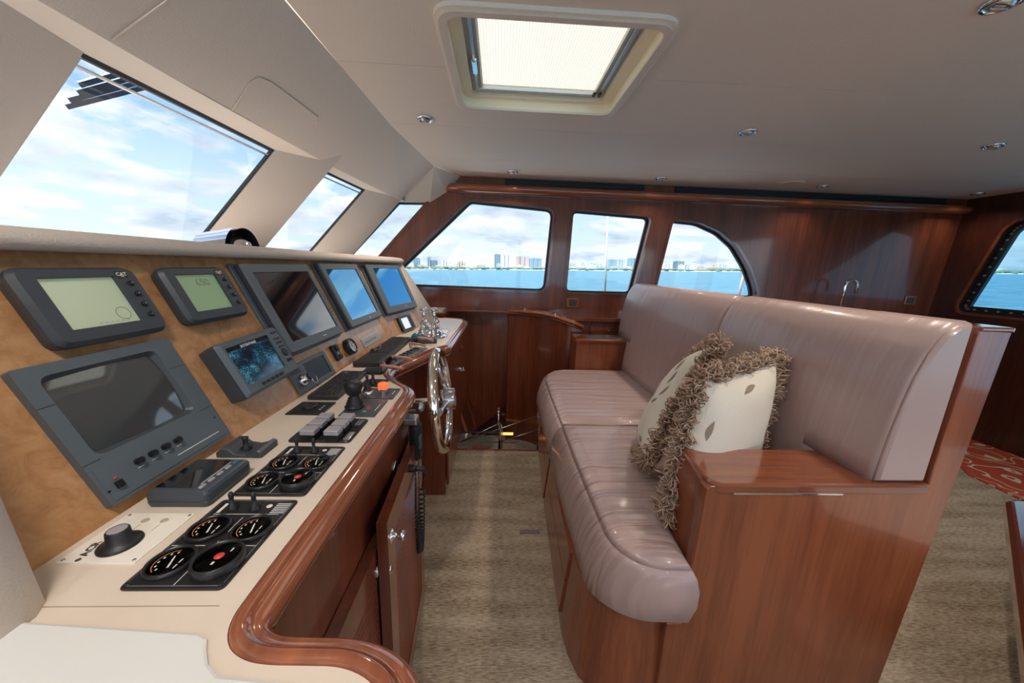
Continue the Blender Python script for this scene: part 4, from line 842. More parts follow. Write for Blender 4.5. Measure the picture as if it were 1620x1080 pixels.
B().lathe([(0.010, 0.006), (0.010, 0.012), (0.005, 0.016), (0.005, 0.030), (0.0065, 0.034), (0.0001, 0.035)], 16, (-0.004, 0, 0)).done('stick', RUB, e)

e = E('button_panel', 'black panel with six square grey push buttons in two rows', 'control panel', mw=top(-0.396, 0.783))
B().rings(rect(0.120, 0.138, 0.010), [(0, 0), (0.003, 0), (0.005, 0.002)]).done('plate', BPLATE, e)
for i in range(3):
    for j in range(2):
        x, y = -0.049 + i * 0.0355, 0.022 - j * 0.052
        q = B().box(x - 0.014, x + 0.014, y - 0.016, y + 0.016, 0.005, 0.018, 0.001).done('switch_body', BLACK, e)
        B().rings(rect(0.028, 0.032, 0.002, x, y), [(0.019, 0.001), (0.020, 0), (0.029, 0), (0.031, 0.002)]).done('button_cap', GREYB, q)
B().box(-0.055, -0.02, -0.066, -0.052, 0.005, 0.008, 0.001).done('maker_plate', ALU, e)
for k in range(3): B().box(0.02, 0.05, -0.05 - k * 0.005, -0.048 - k * 0.005, 0.005, 0.0054).done('print_line', GREYB, e)

e = E('thruster_joystick', 'dark panel with big rubber-booted joystick, largest stick on the counter', 'joystick', mw=top(-0.367, 0.918))
B().rings(rect(0.114, 0.094, 0.003), [(0, 0), (0.003, 0), (0.004, 0.001)]).done('plate', CHAR, e)
pr = [(0.025, 0.004), (0.026, 0.008)]
for k in range(4): r0 = 0.0245 - k * 0.0028; pr += [(r0, 0.010 + k * 0.0075), (r0 - 0.0045, 0.0135 + k * 0.0075)]
pr += [(0.012, 0.042)]
B().lathe(pr, 32, (-0.002, 0.026, 0)).done('rubber_boot', RUB, e)
B().lathe([(0.013, 0.040), (0.019, 0.046), (0.0215, 0.056), (0.0235, 0.060), (0.0235, 0.072), (0.019, 0.079), (0.008, 0.082), (0.0001, 0.0825)], 32, (-0.002, 0.026, 0)).done('handle', RUB, e)
B().box(-0.035, -0.025, -0.016, -0.006, 0.004, 0.0046).done('green_mark', GREEN, e); B().box(-0.012, -0.004, -0.020, -0.010, 0.004, 0.0045).box(0.004, 0.010, -0.014, -0.006, 0.004, 0.0045).done('red_mark', REDD, e)
for k in range(5): B().box(-0.024 + k * 0.009, -0.017 + k * 0.009, -0.038, -0.036, 0.004, 0.0045).done('print_line', INK, e)
e = E('latch_plate', 'flat black plate with a recessed round latch against the dash foot', 'panel', mw=top(-0.507, 0.909))
B().rings(rect(0.084, 0.094, 0.001), [(0, 0), (0.003, 0), (0.0035, 0.001)]).done('plate', BPLATE, e)
B().lathe([(0.020, 0.0035), (0.020, 0.008), (0.016, 0.010), (0.010, 0.007), (0.0001, 0.007)], 28, (0.005, 0.008, 0)).done('turn_latch', RUB, e)
for k in range(3): button(e, 0.012 - k * 0.012, -0.028, 0.0035, 0.0035, 0.0015, ALU, 'lamp')

e = E('horn_panel', 'dark panel with small booted stick and glowing red button', 'control panel', mw=top(-0.366, 1.030))
B().rings(rect(0.088, 0.112, 0.002), [(0, 0), (0.003, 0), (0.0035, 0.001)]).done('plate', CHAR, e)
B().lathe([(0.016, 0.0035), (0.016, 0.012), (0.014, 0.014)], 24, (-0.008, 0.030, 0)).done('chrome_collar', CHROME, e)
B().lathe([(0.014, 0.012), (0.0135, 0.017), (0.011, 0.019), (0.0115, 0.023), (0.009, 0.026), (0.009, 0.030), (0.006, 0.034), (0.003, 0.037), (0.003, 0.052), (0.0045, 0.054), (0.0045, 0.062), (0.0001, 0.064)], 22, (-0.008, 0.030, 0)).done('booted_stick', RUB, e)
q = B().lathe([(0.015, 0.0035), (0.015, 0.018)], 24, (0.002, -0.014, 0)).done('button_collar', CHROME, e)
B().lathe([(0.014, 0.018), (0.0150, 0.020), (0.0150, 0.033), (0.013, 0.035), (0.0001, 0.035)], 24, (0.002, -0.014, 0)).done('red_button', RED, q)
for sx in (-1, 1): button(e, sx * 0.036, -0.048, 0.0035, 0.003, 0.001, BLACK, 'screw', 10)
B().box(-0.01, 0.02, -0.046, -0.044, 0.0035, 0.004).done('print_line', INK, e)
e = E('trim_tab_panel', 'small dark plate with one black paddle switch beyond the red button', 'control panel', mw=top(-0.413, 1.128))
B().rings(rect(0.072, 0.078, 0.002), [(0, 0), (0.003, 0), (0.0035, 0.001)]).done('plate', BPLATE, e)
B().lathe([(0.013, 0.0035), (0.011, 0.010), (0.006, 0.016), (0.004, 0.026), (0.0055, 0.034), (0.0001, 0.036)], 16, (-0.006, 0.002, 0)).done('paddle', RUB, e)
text('1 2', 0.009, INK, e, 0.012, -0.018, 0.0038, 'lettering', -PI / 2)

def keyboard(name, lab, mw, w, d, h, rows, cols, pad=0.0):
    e = E(name, lab, 'keyboard', mw=mw)
    B().rings(rect(w, d, 0.006), [(0, 0.001), (0.004, 0), (h - 0.003, 0), (h, 0.003)]).done('case', KEYM, e)
    kw = (w - 0.02 - pad) / cols; kd = (d - 0.02) / rows; me = None
    for i in range(cols):
        for j in range(rows):
            x = -w / 2 + 0.01 + pad + kw * (i + 0.5); y = -d / 2 + 0.01 + kd * (j + 0.5)
            if me is None:
                o = B().rings(rect(kw * 0.84, kd * 0.80, 0.001), [(0, 0), (0.002, 0.0005), (0.0035, 0.0018)]).done('key', KEYM, e); me = o.data
            else: o = bpy.data.objects.new('key', me); COL.objects.link(o); o.parent = e
            o.location = (x, y, h)
    return e
e = keyboard('keyboard', 'small black keyboard nearer the camera, beside the big joystick', Matrix.Translation((-0.512, 1.095, CZ)) @ Matrix.Rotation(PI / 2 + 0.03, 4, 'Z'), 0.250, 0.088, 0.014, 6, 15)
B().rings(rect(0.026, 0.018, 0.003, 0.02, -0.022), [(0.014, 0), (0.020, 0), (0.023, 0.002)]).done('thumb_pad', RUB, e)
B().lathe([(0.012, 0.014), (0.011, 0.019), (0.005, 0.023), (0.0001, 0.024)], 18, (0.085, 0.018, 0)).done('trackball', CHAR, e)
e = keyboard('keyboard', 'larger black keyboard with a smooth wrist area at its near end, beyond the first', Matrix.Translation((-0.508, 1.56, CZ)) @ Matrix.Rotation(PI / 2 + 0.0, 4, 'Z'), 0.50, 0.104, 0.020, 6, 17, 0.14)
B().box(-0.235, -0.125, -0.035, 0.035, 0.020, 0.0206).done('touch_pad', BPLATE, e)
B().lathe([(0.018, 0.02), (0.018, 0.026), (0.012, 0.030), (0.0001, 0.030)], 20, (-0.07, 0.03, 0)).done('dial', RUB, e)
B().cyl((-0.05, 0.01, 0.026), (-0.05, 0.01, 0.05), 0.003).done('stylus_peg', ALU, e)

# slate strip of rocker switches between the second keyboard and the trim
e = E('switch_strip', 'long slate strip of small black rocker switches beside the helm cut-out trim', 'switch panel', mw=Matrix.Translation((-0.405, 1.475, CZ)) @ Matrix.Rotation(PI / 2 - 0.22, 4, 'Z'))
B().rings(rect(0.36, 0.062, 0.003), [(0, 0), (0.003, 0), (0.004, 0.001)]).done('plate', CHAR2, e)
for k in range(9): q = B().box(-0.150 + k * 0.034, -0.128 + k * 0.034, -0.008, 0.022, 0.004, 0.012, 0.002).done('rocker', BLACK, e); B().box(-0.150 + k * 0.034, -0.128 + k * 0.034, -0.009, -0.0075, 0.004, 0.0125).done('rocker_edge', ALU, q)
def glasses(lab, mw):
    e = E('sunglasses', lab, 'glasses', mw=mw)
    for s in (-1, 1):
        B().rings(rect(0.050, 0.036, 0.012, s * 0.032, 0.0), [(-0.0015, 0), (0.0015, 0)], lambda x, y, h: (x, h - 0.1 * abs(x), y + 0.02)).done('lens', SCR, e)
        B().tube([(s * 0.060, 0, 0.032), (s * 0.066, -0.012, 0.032), (s * 0.066, -0.055, 0.028), (s * 0.062, -0.085, 0.020)], [0.004, 0.005, 0.0055, 0.006], 8).done('temple', SALM, e)
    B().tube([(-0.010, 0, 0.026), (0, 0.002, 0.029), (0.010, 0, 0.026)], 0.002, 8).done('bridge', BLACK, e)
    for s in (-1, 1): B().tube([(s * 0.032 + 0.025 * math.cos(a) * 1.05, -0.1 * abs(s * 0.032 + 0.025 * math.cos(a)), 0.02 + 0.0185 * math.sin(a)) for a in [i * PI / 10 for i in range(20)]], 0.002, 6, True).done('rim', BLACK, e)
    return e
glasses('dark sunglasses with salmon temples at the near end of the slate switch strip', Matrix.Translation((-0.425, 1.285, CZ + 0.004)) @ Matrix.Rotation(PI / 2, 4, 'Z'))
glasses('dark sunglasses with salmon temples at the far end of the slate switch strip', Matrix.Translation((-0.415, 1.665, CZ + 0.004)) @ Matrix.Rotation(PI / 2 - 0.1, 4, 'Z'))
e = E('folded_case', 'low black case lying before the near pair of sunglasses', 'case', mw=top(-0.455, 1.245)); B().rings(rect(0.05, 0.075, 0.01), [(0, 0.002), (0.008, 0), (0.012, 0.004)]).done('body', RUB, e); B().box(-0.02, 0.02, -0.03, 0.03, 0.012, 0.0128).done('flap', BLACK, e)

e = E('trackball_mouse', 'dark trackball mouse with a teal ball at the far end of the counter', 'trackball', mw=top(-0.405, 1.790, CZ, -0.15))
B().rings(rnd([(-0.055, -0.02), (-0.02, -0.095), (0.02, -0.085), (0.055, 0.02), (0.03, 0.05), (-0.04, 0.05)], 0.02), [(0, 0.002), (0.012, 0), (0.024, 0.008), (0.030, 0.020)], None, True).done('body', CHAR, e)
B().lathe([(0.0001, -0.026), (0.012, -0.022), (0.022, -0.012), (0.026, 0), (0.022, 0.013), (0.013, 0.022), (0.0001, 0.026)], 28, (-0.018, 0.016, 0.026)).done('ball', TEAL, e)

e = E('engine_throttle', 'polished chrome twin-lever throttle on a round domed base', 'throttle', mw=top(-0.385, 1.945))
B().lathe([(0.098, 0), (0.098, 0.006), (0.090, 0.010), (0.080, 0.012)], 48).done('base_ring', CHROME, e)
for s in (-1, 1):
    bb = B(); pts = []
    for i in range(15): a = PI * i / 14; pts.append((-0.062 * math.cos(a), s * 0.030, 0.010 + 0.070 * math.sin(a)))
    bb.tube(pts, 0.017, 12).done('quadrant', CHROME, e)
    bb = B().tube([(-0.010, s * 0.030, 0.08), (-0.022, s * 0.030, 0.115), (-0.028, s * 0.027, 0.150)], [0.011, 0.009, 0.010], 12); bb.done('lever', CHROME, e)
    B().lathe([(0.0001, 0.142), (0.016, 0.144), (0.022, 0.152), (0.020, 0.163), (0.010, 0.169), (0.0001, 0.170)], 24, (-0.028, s * 0.027, 0)).done('lever_knob', CHROME, e)
B().lathe([(0.078, 0.008), (0.075, 0.022), (0.060, 0.036), (0.035, 0.044), (0.0001, 0.046)], 36).done('dome', CHROME, e)
e = E('inset_plate', 'shiny steel inset plate in the counter right of the throttles', 'plate', mw=top(-0.325, 2.07)); B().rings(rect(0.17, 0.065, 0.004), [(0, 0), (0.0025, 0), (0.003, 0.001)]).done('plate', NOTCH, e); B().rings(rect(0.13, 0.040, 0.002), [(0.003, 0), (0.004, 0.0005)]).done('lid', PLATEW, e)
tag(B().box(-0.40, -0.272, 2.20, 2.50, 0.9, 0.9025, 0.001).done('chart_pad', mat('pale_grey_pad', (0.55, 0.60, 0.62), 0.35)), 'pale grey mat at the far end of the counter beyond the steel plate', 'mat')

# horn-shaped chrome nacelle (compass hood) on the brow
e = E('compass', 'chrome and black hooded compass behind the dash brow at the windscreen', 'compass', loc=(-0.93, 1.285, 1.325))
N = 22; bb = B(); vv = []
for i in range(N + 1):
    a = PI * i / N
    for j in range(9): k = j / 8; vv.append((-0.075 + k * 0.115, math.cos(a) * (0.062 + 0.012 * k), math.sin(a) * (0.058 + 0.022 * k) - 0.004 + 0.0))
bb.add(vv, [(i * 9 + j, (i + 1) * 9 + j, (i + 1) * 9 + j + 1, i * 9 + j + 1) for i in range(N) for j in range(8)], True).done('hood', BLACK, e)
B().lathe([(0.0001, 0.05), (0.03, 0.046), (0.05, 0.028), (0.058, 0.0), (0.060, -0.01)], 30, (0.0, 0, 0)).done('dome', CHROME, e)
bb = B(); vv = [(p[0] - 0.004, p[1] * 1.05 - 0.014, p[2] * 1.04) for p in vv]
bb.add(vv, [(i * 9 + j, (i + 1) * 9 + j, (i + 1) * 9 + j + 1, i * 9 + j + 1) for i in range(11, N) for j in range(8)], True).done('hood_shell', CHROME, e)
B().cyl((0.01, 0.078, 0.02), (0.01, 0.092, 0.02), 0.006).done('thumb_screw', BLACK, e)
# grey-white box at the near left
e = E('plastic_box', 'pale blue-grey rounded plastic box at the lower left corner', 'box', loc=(-0.655, 0.262, CZ + 0.0045)); B().box(-0.12, 0.105, -0.12, 0.058, 0, 0.045, 0.010).done('body', mat('pale_blue_plastic', (0.62, 0.70, 0.76), 0.4), e); B().box(-0.115, 0.10, -0.116, 0.054, 0.030, 0.0315).done('lid_line', ALU, e)

# slatted blue-grey blades, made up for strips that look reflected in the windscreen
e = E('outside_louvre', 'blue-grey slatted blades outside the top near corner of the windscreen', 'louvre', loc=(0, 0, 0))
BLG = mat('blue_grey_paint', (0.09, 0.27, 0.55), 0.5)
for (a, c) in (((-1.222, 1.125, 1.697), (-1.112, 1.262, 1.815)), ((-1.206, 1.12, 1.712), (-1.108, 1.245, 1.822)), ((-1.184, 1.125, 1.734), (-1.108, 1.215, 1.818)), ((-1.168, 1.118, 1.750), (-1.106, 1.19, 1.820))):
    a, c = Vector(a), Vector(c); d = (c - a).normalized(); u = Vector((0.68, -0.2, -0.70)); wv = (u - u.dot(d) * d).normalized().cross(d) * 0.0075; tk = d.cross(wv).normalized() * 0.003
    v = [p + sa * wv + sb * tk for p in (a, c) for sa, sb in ((-1, -1), (1, -1), (1, 1), (-1, 1))]
    B().add(v, [(0, 1, 2, 3), (7, 6, 5, 4), (0, 4, 5, 1), (1, 5, 6, 2), (2, 6, 7, 3), (3, 7, 4, 0)]).done('blade', BLG, e)
# ------------------------------------------------------------------ steering wheel
WC = Vector((-0.188, 1.13, 0.845))
e = E('steering_wheel', 'polished steel ship wheel seen edge-on at the helm cut-out', 'wheel', mw=Matrix.Translation(WC) @ Matrix.Rotation(-0.10, 4, 'Y') @ Matrix.Rotation(0.04, 4, 'Z'))
bb = B(); RW = 0.164
bb.tube([(0, RW * math.cos(a), RW * math.sin(a)) for a in [2 * PI * i / 64 for i in range(64)]], 0.0165, 16, True).done('rim', BRASSY, e)
for k in range(5):
    a = 2 * PI * k / 5 + PI / 2 + 0.3
    B().tube([(0.022, 0.03 * math.cos(a), 0.03 * math.sin(a)), (0.010, 0.11 * math.cos(a), 0.11 * math.sin(a)), (0.0, (RW - 0.006) * math.cos(a), (RW - 0.006) * math.sin(a))], [0.010, 0.009, 0.011], 12).done('spoke', CHROME, e)
B().lathe([(0.016, -0.005), (0.036, 0.0), (0.038, 0.012), (0.036, 0.046), (0.030, 0.050), (0.0001, 0.051)], 32, (0, 0, 0), 'x').done('hub', mat('brushed_hub', (0.5, 0.5, 0.52), 0.22, metal=1), e)
B().cyl((-0.27, 0, 0), (0.0, 0, 0), 0.011).done('shaft', BRASSY, e)
e = E('engine_lever', 'small chrome ball-ended lever below the counter corner by the wheel', 'lever', loc=(-0.285, 1.09, 0.82))
B().cyl((-0.02, 0, 0), (0.03, 0, 0), 0.005).done('stem', CHROME, e); B().lathe([(0.0001, -0.016), (0.012, -0.011), (0.016, 0), (0.012, 0.011), (0.0001, 0.016)], 18, (0.032, 0, 0.012)).done('ball', ALU, e)

# radio microphone with coiled cord, and 12 V plug
e = E('radio_microphone', 'black hand microphone with coiled cord clipped to the cabinet by the wheel', 'microphone', loc=(-0.262, 1.045, 0.735))
B().rings(rect(0.050, 0.125, 0.014, 0, 0), [(0.0, 0.004), (0.006, 0), (0.026, 0), (0.034, 0.007)], lambda x, y, h: (h - 0.012, x, y), True).done('body', RUB, e)
B().box(0.018, 0.026, -0.030, -0.010, -0.015, 0.030, 0.002).done('talk_key', CHAR2, e)
B().box(-0.03, 0.012, -0.022, 0.022, 0.062, 0.085, 0.004).done('hook_clip', ALU, e)
pts = []
def coil(p0, p1, p2, n, r):
    o = []
    for i in range(n * 9):
        t = i / (n * 9 - 1); c = Vector(p0) * (1 - t) ** 2 + Vector(p1) * 2 * t * (1 - t) + Vector(p2) * t * t
        d = ((Vector(p1) - Vector(p0)) * (1 - t) + (Vector(p2) - Vector(p1)) * t).normalized(); a = Vector((1, 0, 0)); b2 = d.cross(a).normalized()
        o.append(c + (a * math.cos(i * 2 * PI / 9) + b2 * math.sin(i * 2 * PI / 9)) * r)
    return o
B().tube(coil((0.006, -0.035, -0.235), (0.010, 0.0, -0.62), (0.012, 0.040, -0.20), 42, 0.0085), 0.0028, 6).done('coiled_cord', RUB, e)
B().tube([(0.0, -0.005, -0.062), (0.004, -0.02, -0.15), (0.006, -0.035, -0.235)], 0.0028, 6).tube([(0.012, 0.040, -0.20), (0.02, 0.03, -0.10), (0.012, 0.005, -0.03), (0.03, -0.06, -0.02)], 0.0028, 6).done('straight_cord', RUB, e)
e = E('power_plug', 'black right-angle power plug in a round chrome socket on the cabinet', 'plug', loc=(-0.291, 0.925, 0.71))
B().lathe([(0.022, 0), (0.022, 0.003), (0.014, 0.004)], 24, (0, 0, 0), 'x').done('socket_ring', CHROME, e); B().cyl((0.003, 0, 0), (0.060, 0.0, 0.0), 0.012, 0.011).done('plug_body', RUB, e)
B().tube([(0.058, 0, 0), (0.078, 0.01, -0.006), (0.082, 0.02, -0.03), (0.075, 0.04, -0.06)], [0.009, 0.008, 0.005, 0.004], 10).done('cable', RUB, e)

# ================================================================== BENCH
bn = E('helm_bench', 'two-seat mahogany helm bench with mauve leather cushions', 'bench', loc=(0, 0, 0))
bp_ = rnd([(0.252, 0.80), (1.19, 0.80), (1.19, 2.62), (0.335, 2.62), (0.275, 1.66), (0.252, 1.0)], [0.15, 0, 0, 0.02, 0, 0], 7)
bp_ = [(0.255, 1.0), (0.262, 0.93), (0.285, 0.86), (0.335, 0.805), (0.40, 0.782), (0.5, 0.778), (1.19, 0.778), (1.19, 2.62), (0.338, 2.62), (0.278, 1.66)]
B().rings(bp_, [(0.0, 0.03), (0.05, 0.03), (0.055, 0.0), (0.335, 0.026)]).done('base', WB, bn)
B().rings(bp_, [(0.0, 0.006), (0.052, 0.006), (0.053, 0.03)]).done('plinth', WB, bn)
def front_pt(y, z, o): 
    x = 0.255 + (y - 1.0) * (0.278 - 0.255) / 0.66 if y < 1.66 else 0.278 + (y - 1.66) * (0.338 - 0.278) / 0.96
    return (x - o + max(0, z - 0.055) / 0.28 * 0.026, y, z)
for (ya, yb) in ((1.02, 1.62), (1.66, 2.26)):
    for za, zb in ((0.07, 0.205), (0.212, 0.325)):
        vv = [front_pt(ya, za, 0.0), front_pt(yb, za, 0.0), front_pt(yb, zb, 0.0), front_pt(ya, zb, 0.0)] + [front_pt(ya, za, 0.008), front_pt(yb, za, 0.008), front_pt(yb, zb, 0.008), front_pt(ya, zb, 0.008)]
        B().add(vv, [(4, 5, 6, 7), (0, 1, 5, 4), (1, 2, 6, 5), (2, 3, 7, 6), (3, 0, 4, 7)]).done('drawer_front', WB, bn)
# near end panel
ep = [(0.50, 0.0), (1.188, 0.0), (1.232, 1.189), (1.150, 1.192), (1.146, 0.778), (0.56, 0.768), (0.548, 0.76), (0.542, 0.33), (0.50, 0.33)]
B().rings(ep, [(0.768, 0.002), (0.770, 0), (0.800, 0)], lambda x, y, h: (x, h, y)).done('end_panel', WB, bn)
epf = [(0.50, 0.0), (1.188, 0.0), (1.232, 1.189), (1.150, 1.192), (1.146, 0.5), (0.60, 0.4)]
B().rings(epf, [(2.76, 0), (2.79, 0)], lambda x, y, h: (x, h, y)).done('end_panel', WB, bn)
B().rings([(1.150, 0.3), (1.19, 0.0), (1.232, 1.189), (1.160, 1.191)], [(0.80, 0), (2.76, 0)], lambda x, y, h: (x, h, y)).done('back_board', WB, bn)
B().box(1.150, 1.236, 0.766, 2.80, 1.188, 1.200, 0.004).done('top_cap', WBX, bn)
# armrests: box, cap with rounded front corner, steel strip
B().box(0.556, 1.14, 0.80, 0.925, 0.33, 0.757).done('armrest_box', WB, bn)
cap = rnd([(0.552, 0.760), (1.144, 0.764), (1.144, 0.945), (0.568, 0.945)], [0.045, 0.0, 0.0, 0.01], 8)
B().rings(cap, [(0.752, 0.003), (0.755, 0.0), (0.771, 0.0), (0.776, 0.003), (0.778, 0.007)]).done('armrest_cap', WBX, bn)
B().box(0.620, 0.915, 0.7655, 0.7685, 0.745, 0.7515, 0.001).done('steel_strip', CHROME, bn)
B().box(0.612, 1.10, 2.585, 2.78, 0.33, 0.757, 0.008).done('armrest_box', WB, bn)
cap = rnd([(0.602, 2.572), (1.12, 2.572), (1.12, 2.79), (0.612, 2.79)], [0.02, 0.0, 0.0, 0.02], 6)
B().rings(cap, [(0.755, 0.003), (0.758, 0.0), (0.772, 0.0), (0.778, 0.004)]).done('armrest_cap', WBX, bn)
B().box(0.70, 1.05, 2.60, 2.77, 0.7782, 0.7795).done('cap_inlay', NOTCH, bn)
# seat cushions
def seat(poly, lab):
    lv = [(0.335, 0.030), (0.340, 0.010), (0.36, -0.006), (0.42, -0.016), (0.47, -0.016), (0.505, -0.008), (0.520, 0.001), (0.5215, 0.004), (0.5225, 0.003), (0.535, 0.014), (0.545, 0.032), (0.550, 0.060)]
    bb = B(); n = len(poly)
    bb.rings(poly, lv, lambda x, y, h: (x - 0.045 * max(0, min(1, (0.52 - h) / 0.16)) * max(0, min(1, (0.50 - x) / 0.16)), y, h), True); return bb.done('seat_cushion', LEATH, bn)
seat([(0.478 + 0.142 * math.cos(math.radians(a)), 0.896 + 0.142 * math.sin(math.radians(a))) for a in range(184, 268, 8)] + [(0.54, 0.752), (0.552, 0.94), (1.02, 0.945), (1.02, 1.60), (0.332, 1.60), (0.329, 1.30), (0.332, 1.05), (0.334, 0.95)], '')
seat([(0.333, 1.605), (0.70, 1.605), (1.02, 1.605), (1.02, 2.57), (0.66, 2.57), (0.50, 2.56), (0.42, 2.52), (0.365, 2.44), (0.340, 2.33), (0.335, 2.10)], '')
# back cushions
bprof = [(1.146, 0.775), (0.998, 0.775), (1.002, 0.84), (1.008, 0.92), (1.018, 1.00), (1.030, 1.07), (1.048, 1.13), (1.074, 1.18), (1.105, 1.205), (1.147, 1.210)]
bfull = [(1.146, 0.50), (0.975, 0.50), (0.982, 0.60), (0.990, 0.70)] + bprof[1:]
blow = [(1.146, 0.50), (0.975, 0.50), (0.982, 0.60), (0.990, 0.70), (0.998, 0.78), (1.146, 0.78)]
E0 = [(0, 0.014), (0.005, 0.008), (0.009, 0.005), (0.010, 0.0065), (0.011, 0.004), (0.026, 0.0)]
E1 = [(-0.03, 0), (-0.014, 0.004), (-0.006, 0.012), (0, 0.022)]
tox = lambda x, y, h: (x, h, y)
bb = B(); bb.rings(bprof, [(0.772 + a, c) for a, c in E0] + [(0.99, 0.0)], tox, True); bb.rings(bfull, [(0.946, 0.001)] + [(1.56 + a, c) for a, c in E1], tox, True); bb.done('back_cushion', LEATHB, bn)
bb = B(); bb.rings(bfull, [(1.56 - a, c) for a, c in E1[::-1]] + [(2.571, 0.001)], tox, True); bb.rings(bprof, [(2.50, 0.0)] + [(2.80 - a, c) for a, c in E0[::-1]], tox, True); bb.done('back_cushion', LEATHB, bn)
for o in bpy.data.objects:
    if o.name.startswith(('seat_cushion', 'back_cushion')):
        pass

# ------------------------------------------------------------------ two fringed pillows
def pillow(lab, mw, S=0.44, seed=1, prints=(), sh=0.0, sy=1.0):
    rs = random.Random(seed); e = E('throw_pillow', lab, 'pillow', mw=mw)
    N = 28; T0 = 0.078; V = []; F = []
    def P(u, v, s):
        k = (1 - abs(u) ** 2.6) * (1 - abs(v) ** 2.6); h = T0 * max(k, 0) ** 0.55
        c = 1 - 0.06 * (1 - abs(v) ** 2) * abs(u) ** 3
        c2 = 1 - 0.06 * (1 - abs(u) ** 2) * abs(v) ** 3
        wv = noise.noise(Vector((u * 2.2 + seed, v * 2.2, s))) * 0.008 * k
        return (u * S / 2 * c + sh * v * S / 2 * sy, v * S / 2 * c2 * sy, s * (h + wv))
    for s in (1, -1):
        for i in range(N + 1):
            for j in range(N + 1): V.append(P(-1 + 2 * i / N, -1 + 2 * j / N, s))
    M_ = (N + 1) ** 2
    for b0 in (0, M_):
        for i in range(N):
            for j in range(N): F.append((b0 + i * (N + 1) + j, b0 + (i + 1) * (N + 1) + j, b0 + (i + 1) * (N + 1) + j + 1, b0 + i * (N + 1) + j + 1))
    B().add(V, F, True).done('cover', CLOTH, e)
    # leaf prints following the surface
    for (u, v, s, ang, sz) in prints:
        bb = B(); pts = []
        for i in range(9): t = i / 8; pts.append((t - 0.5, 0.22 * math.sin(PI * t)))
        for i in range(1, 8): t = 1 - i / 8; pts.append((t - 0.5, -0.10 * math.sin(PI * t)))
        q = []
        for x, y in pts:
            uu = u + (x * math.cos(ang) - y * math.sin(ang)) * sz; v2 = v + (x * math.sin(ang) + y * math.cos(ang)) * sz
            uu = max(-0.97, min(0.97, uu)); v2 = max(-0.97, min(0.97, v2)); p = P(uu, v2, s); q.append((p[0], p[1], p[2] + s * 0.0015))
        c = P(u, v, s); q.append((c[0], c[1], c[2] + s * 0.002)); n = len(q) - 1
        bb.add(q, [(i, (i + 1) % n, n) for i in range(n)]); bb.done('leaf_print', LEAFP, e)
    # looped yarn fringe round the edge
    bb = B()
    per = 4 * S
    for k in range(1500):
        t = rs.random() * 4; sd_ = int(t); f = (t - sd_) * 2 - 1
        u, v = [(f, -1), (1, f), (-f, 1), (-1, -f)][sd_]; c = Vector(P(u, v, 1))
        outd = Vector([(0, -1, 0), (1, 0, 0), (0, 1, 0), (-1, 0, 0)][sd_]); along = Vector((-outd.y, outd.x, 0))
        d = (outd * rs.uniform(0.2, 1.0) + Vector((0, 0, 1)) * rs.uniform(-1.1, 1.1) + along * rs.uniform(-0.5, 0.5)).normalized()
        ln = rs.uniform(0.026, 0.056); wd = rs.uniform(0.005, 0.011); sdv = d.cross(Vector((rs.uniform(-1, 1), rs.uniform(-1, 1), rs.uniform(-1, 1)))).normalized()
        c += outd * rs.uniform(-0.012, 0.010) + along * rs.uniform(-0.01, 0.01)
        lp = [c, c + d * ln * 0.45 + sdv * wd, c + d * ln * 0.85 + sdv * wd * 1.1, c + d * ln, c + d * ln * 0.8 - sdv * wd * 1.1, c + d * ln * 0.35 - sdv * wd]
        bb.tube(lp, 0.0021, 4)
    o = bb.done('fringe', FRING, e); o['kind'] = 'stuff'
    return e
def frame(c, xd, zd):
    x = Vector(xd).normalized(); z = Vector(zd); z = (z - z.dot(x) * x).normalized(); y = z.cross(x)
    return Matrix(((x.x, y.x, z.x, c[0]), (x.y, y.y, z.y, c[1]), (x.z, y.z, z.z, c[2]), (0, 0, 0, 1)))
pillow('off-white pillow with brown looped fringe standing upright by the near armrest', frame((0.755, 1.025, 0.80), (0.918, 0.383, 0.102), (0.374, -0.922, 0.101)), 0.39, 1,
       [(0.7, -0.1, 1, 1.5, 0.4), (-0.1, 0.75, 1, 0.3, 0.3), (-0.75, -0.4, -1, 1.2, 0.25), (-0.7, 0.0, -1, 1.4, 0.25), (-0.55, 0.4, -1, 1.0, 0.25), (-0.6, -0.75, 1, 1.0, 0.25), (-0.8, 0.25, 1, 1.4, 0.3), (-0.8, -0.2, 1, 1.7, 0.3)], 0.42, 1.0)
pillow('off-white pillow with brown looped fringe leaning behind the other pillow', frame((0.745, 1.335, 0.770), (0.50, 0.14, 0.84), (-0.714, 0.42, 0.355)), 0.50, 5,
       [(0.3, -0.55, 1, 2.6, 0.28), (0.05, -0.6, 1, 2.4, 0.28), (0.55, -0.5, 1, 2.7, 0.28), (-0.8, -0.55, 1, 1.4, 0.25), (-0.15, -0.45, 1, 2.0, 0.22), (0.4, 0.3, 1, 1.0, 0.3), (-0.75, 0.5, 1, 0.6, 0.3)], 0.0, 0.86)

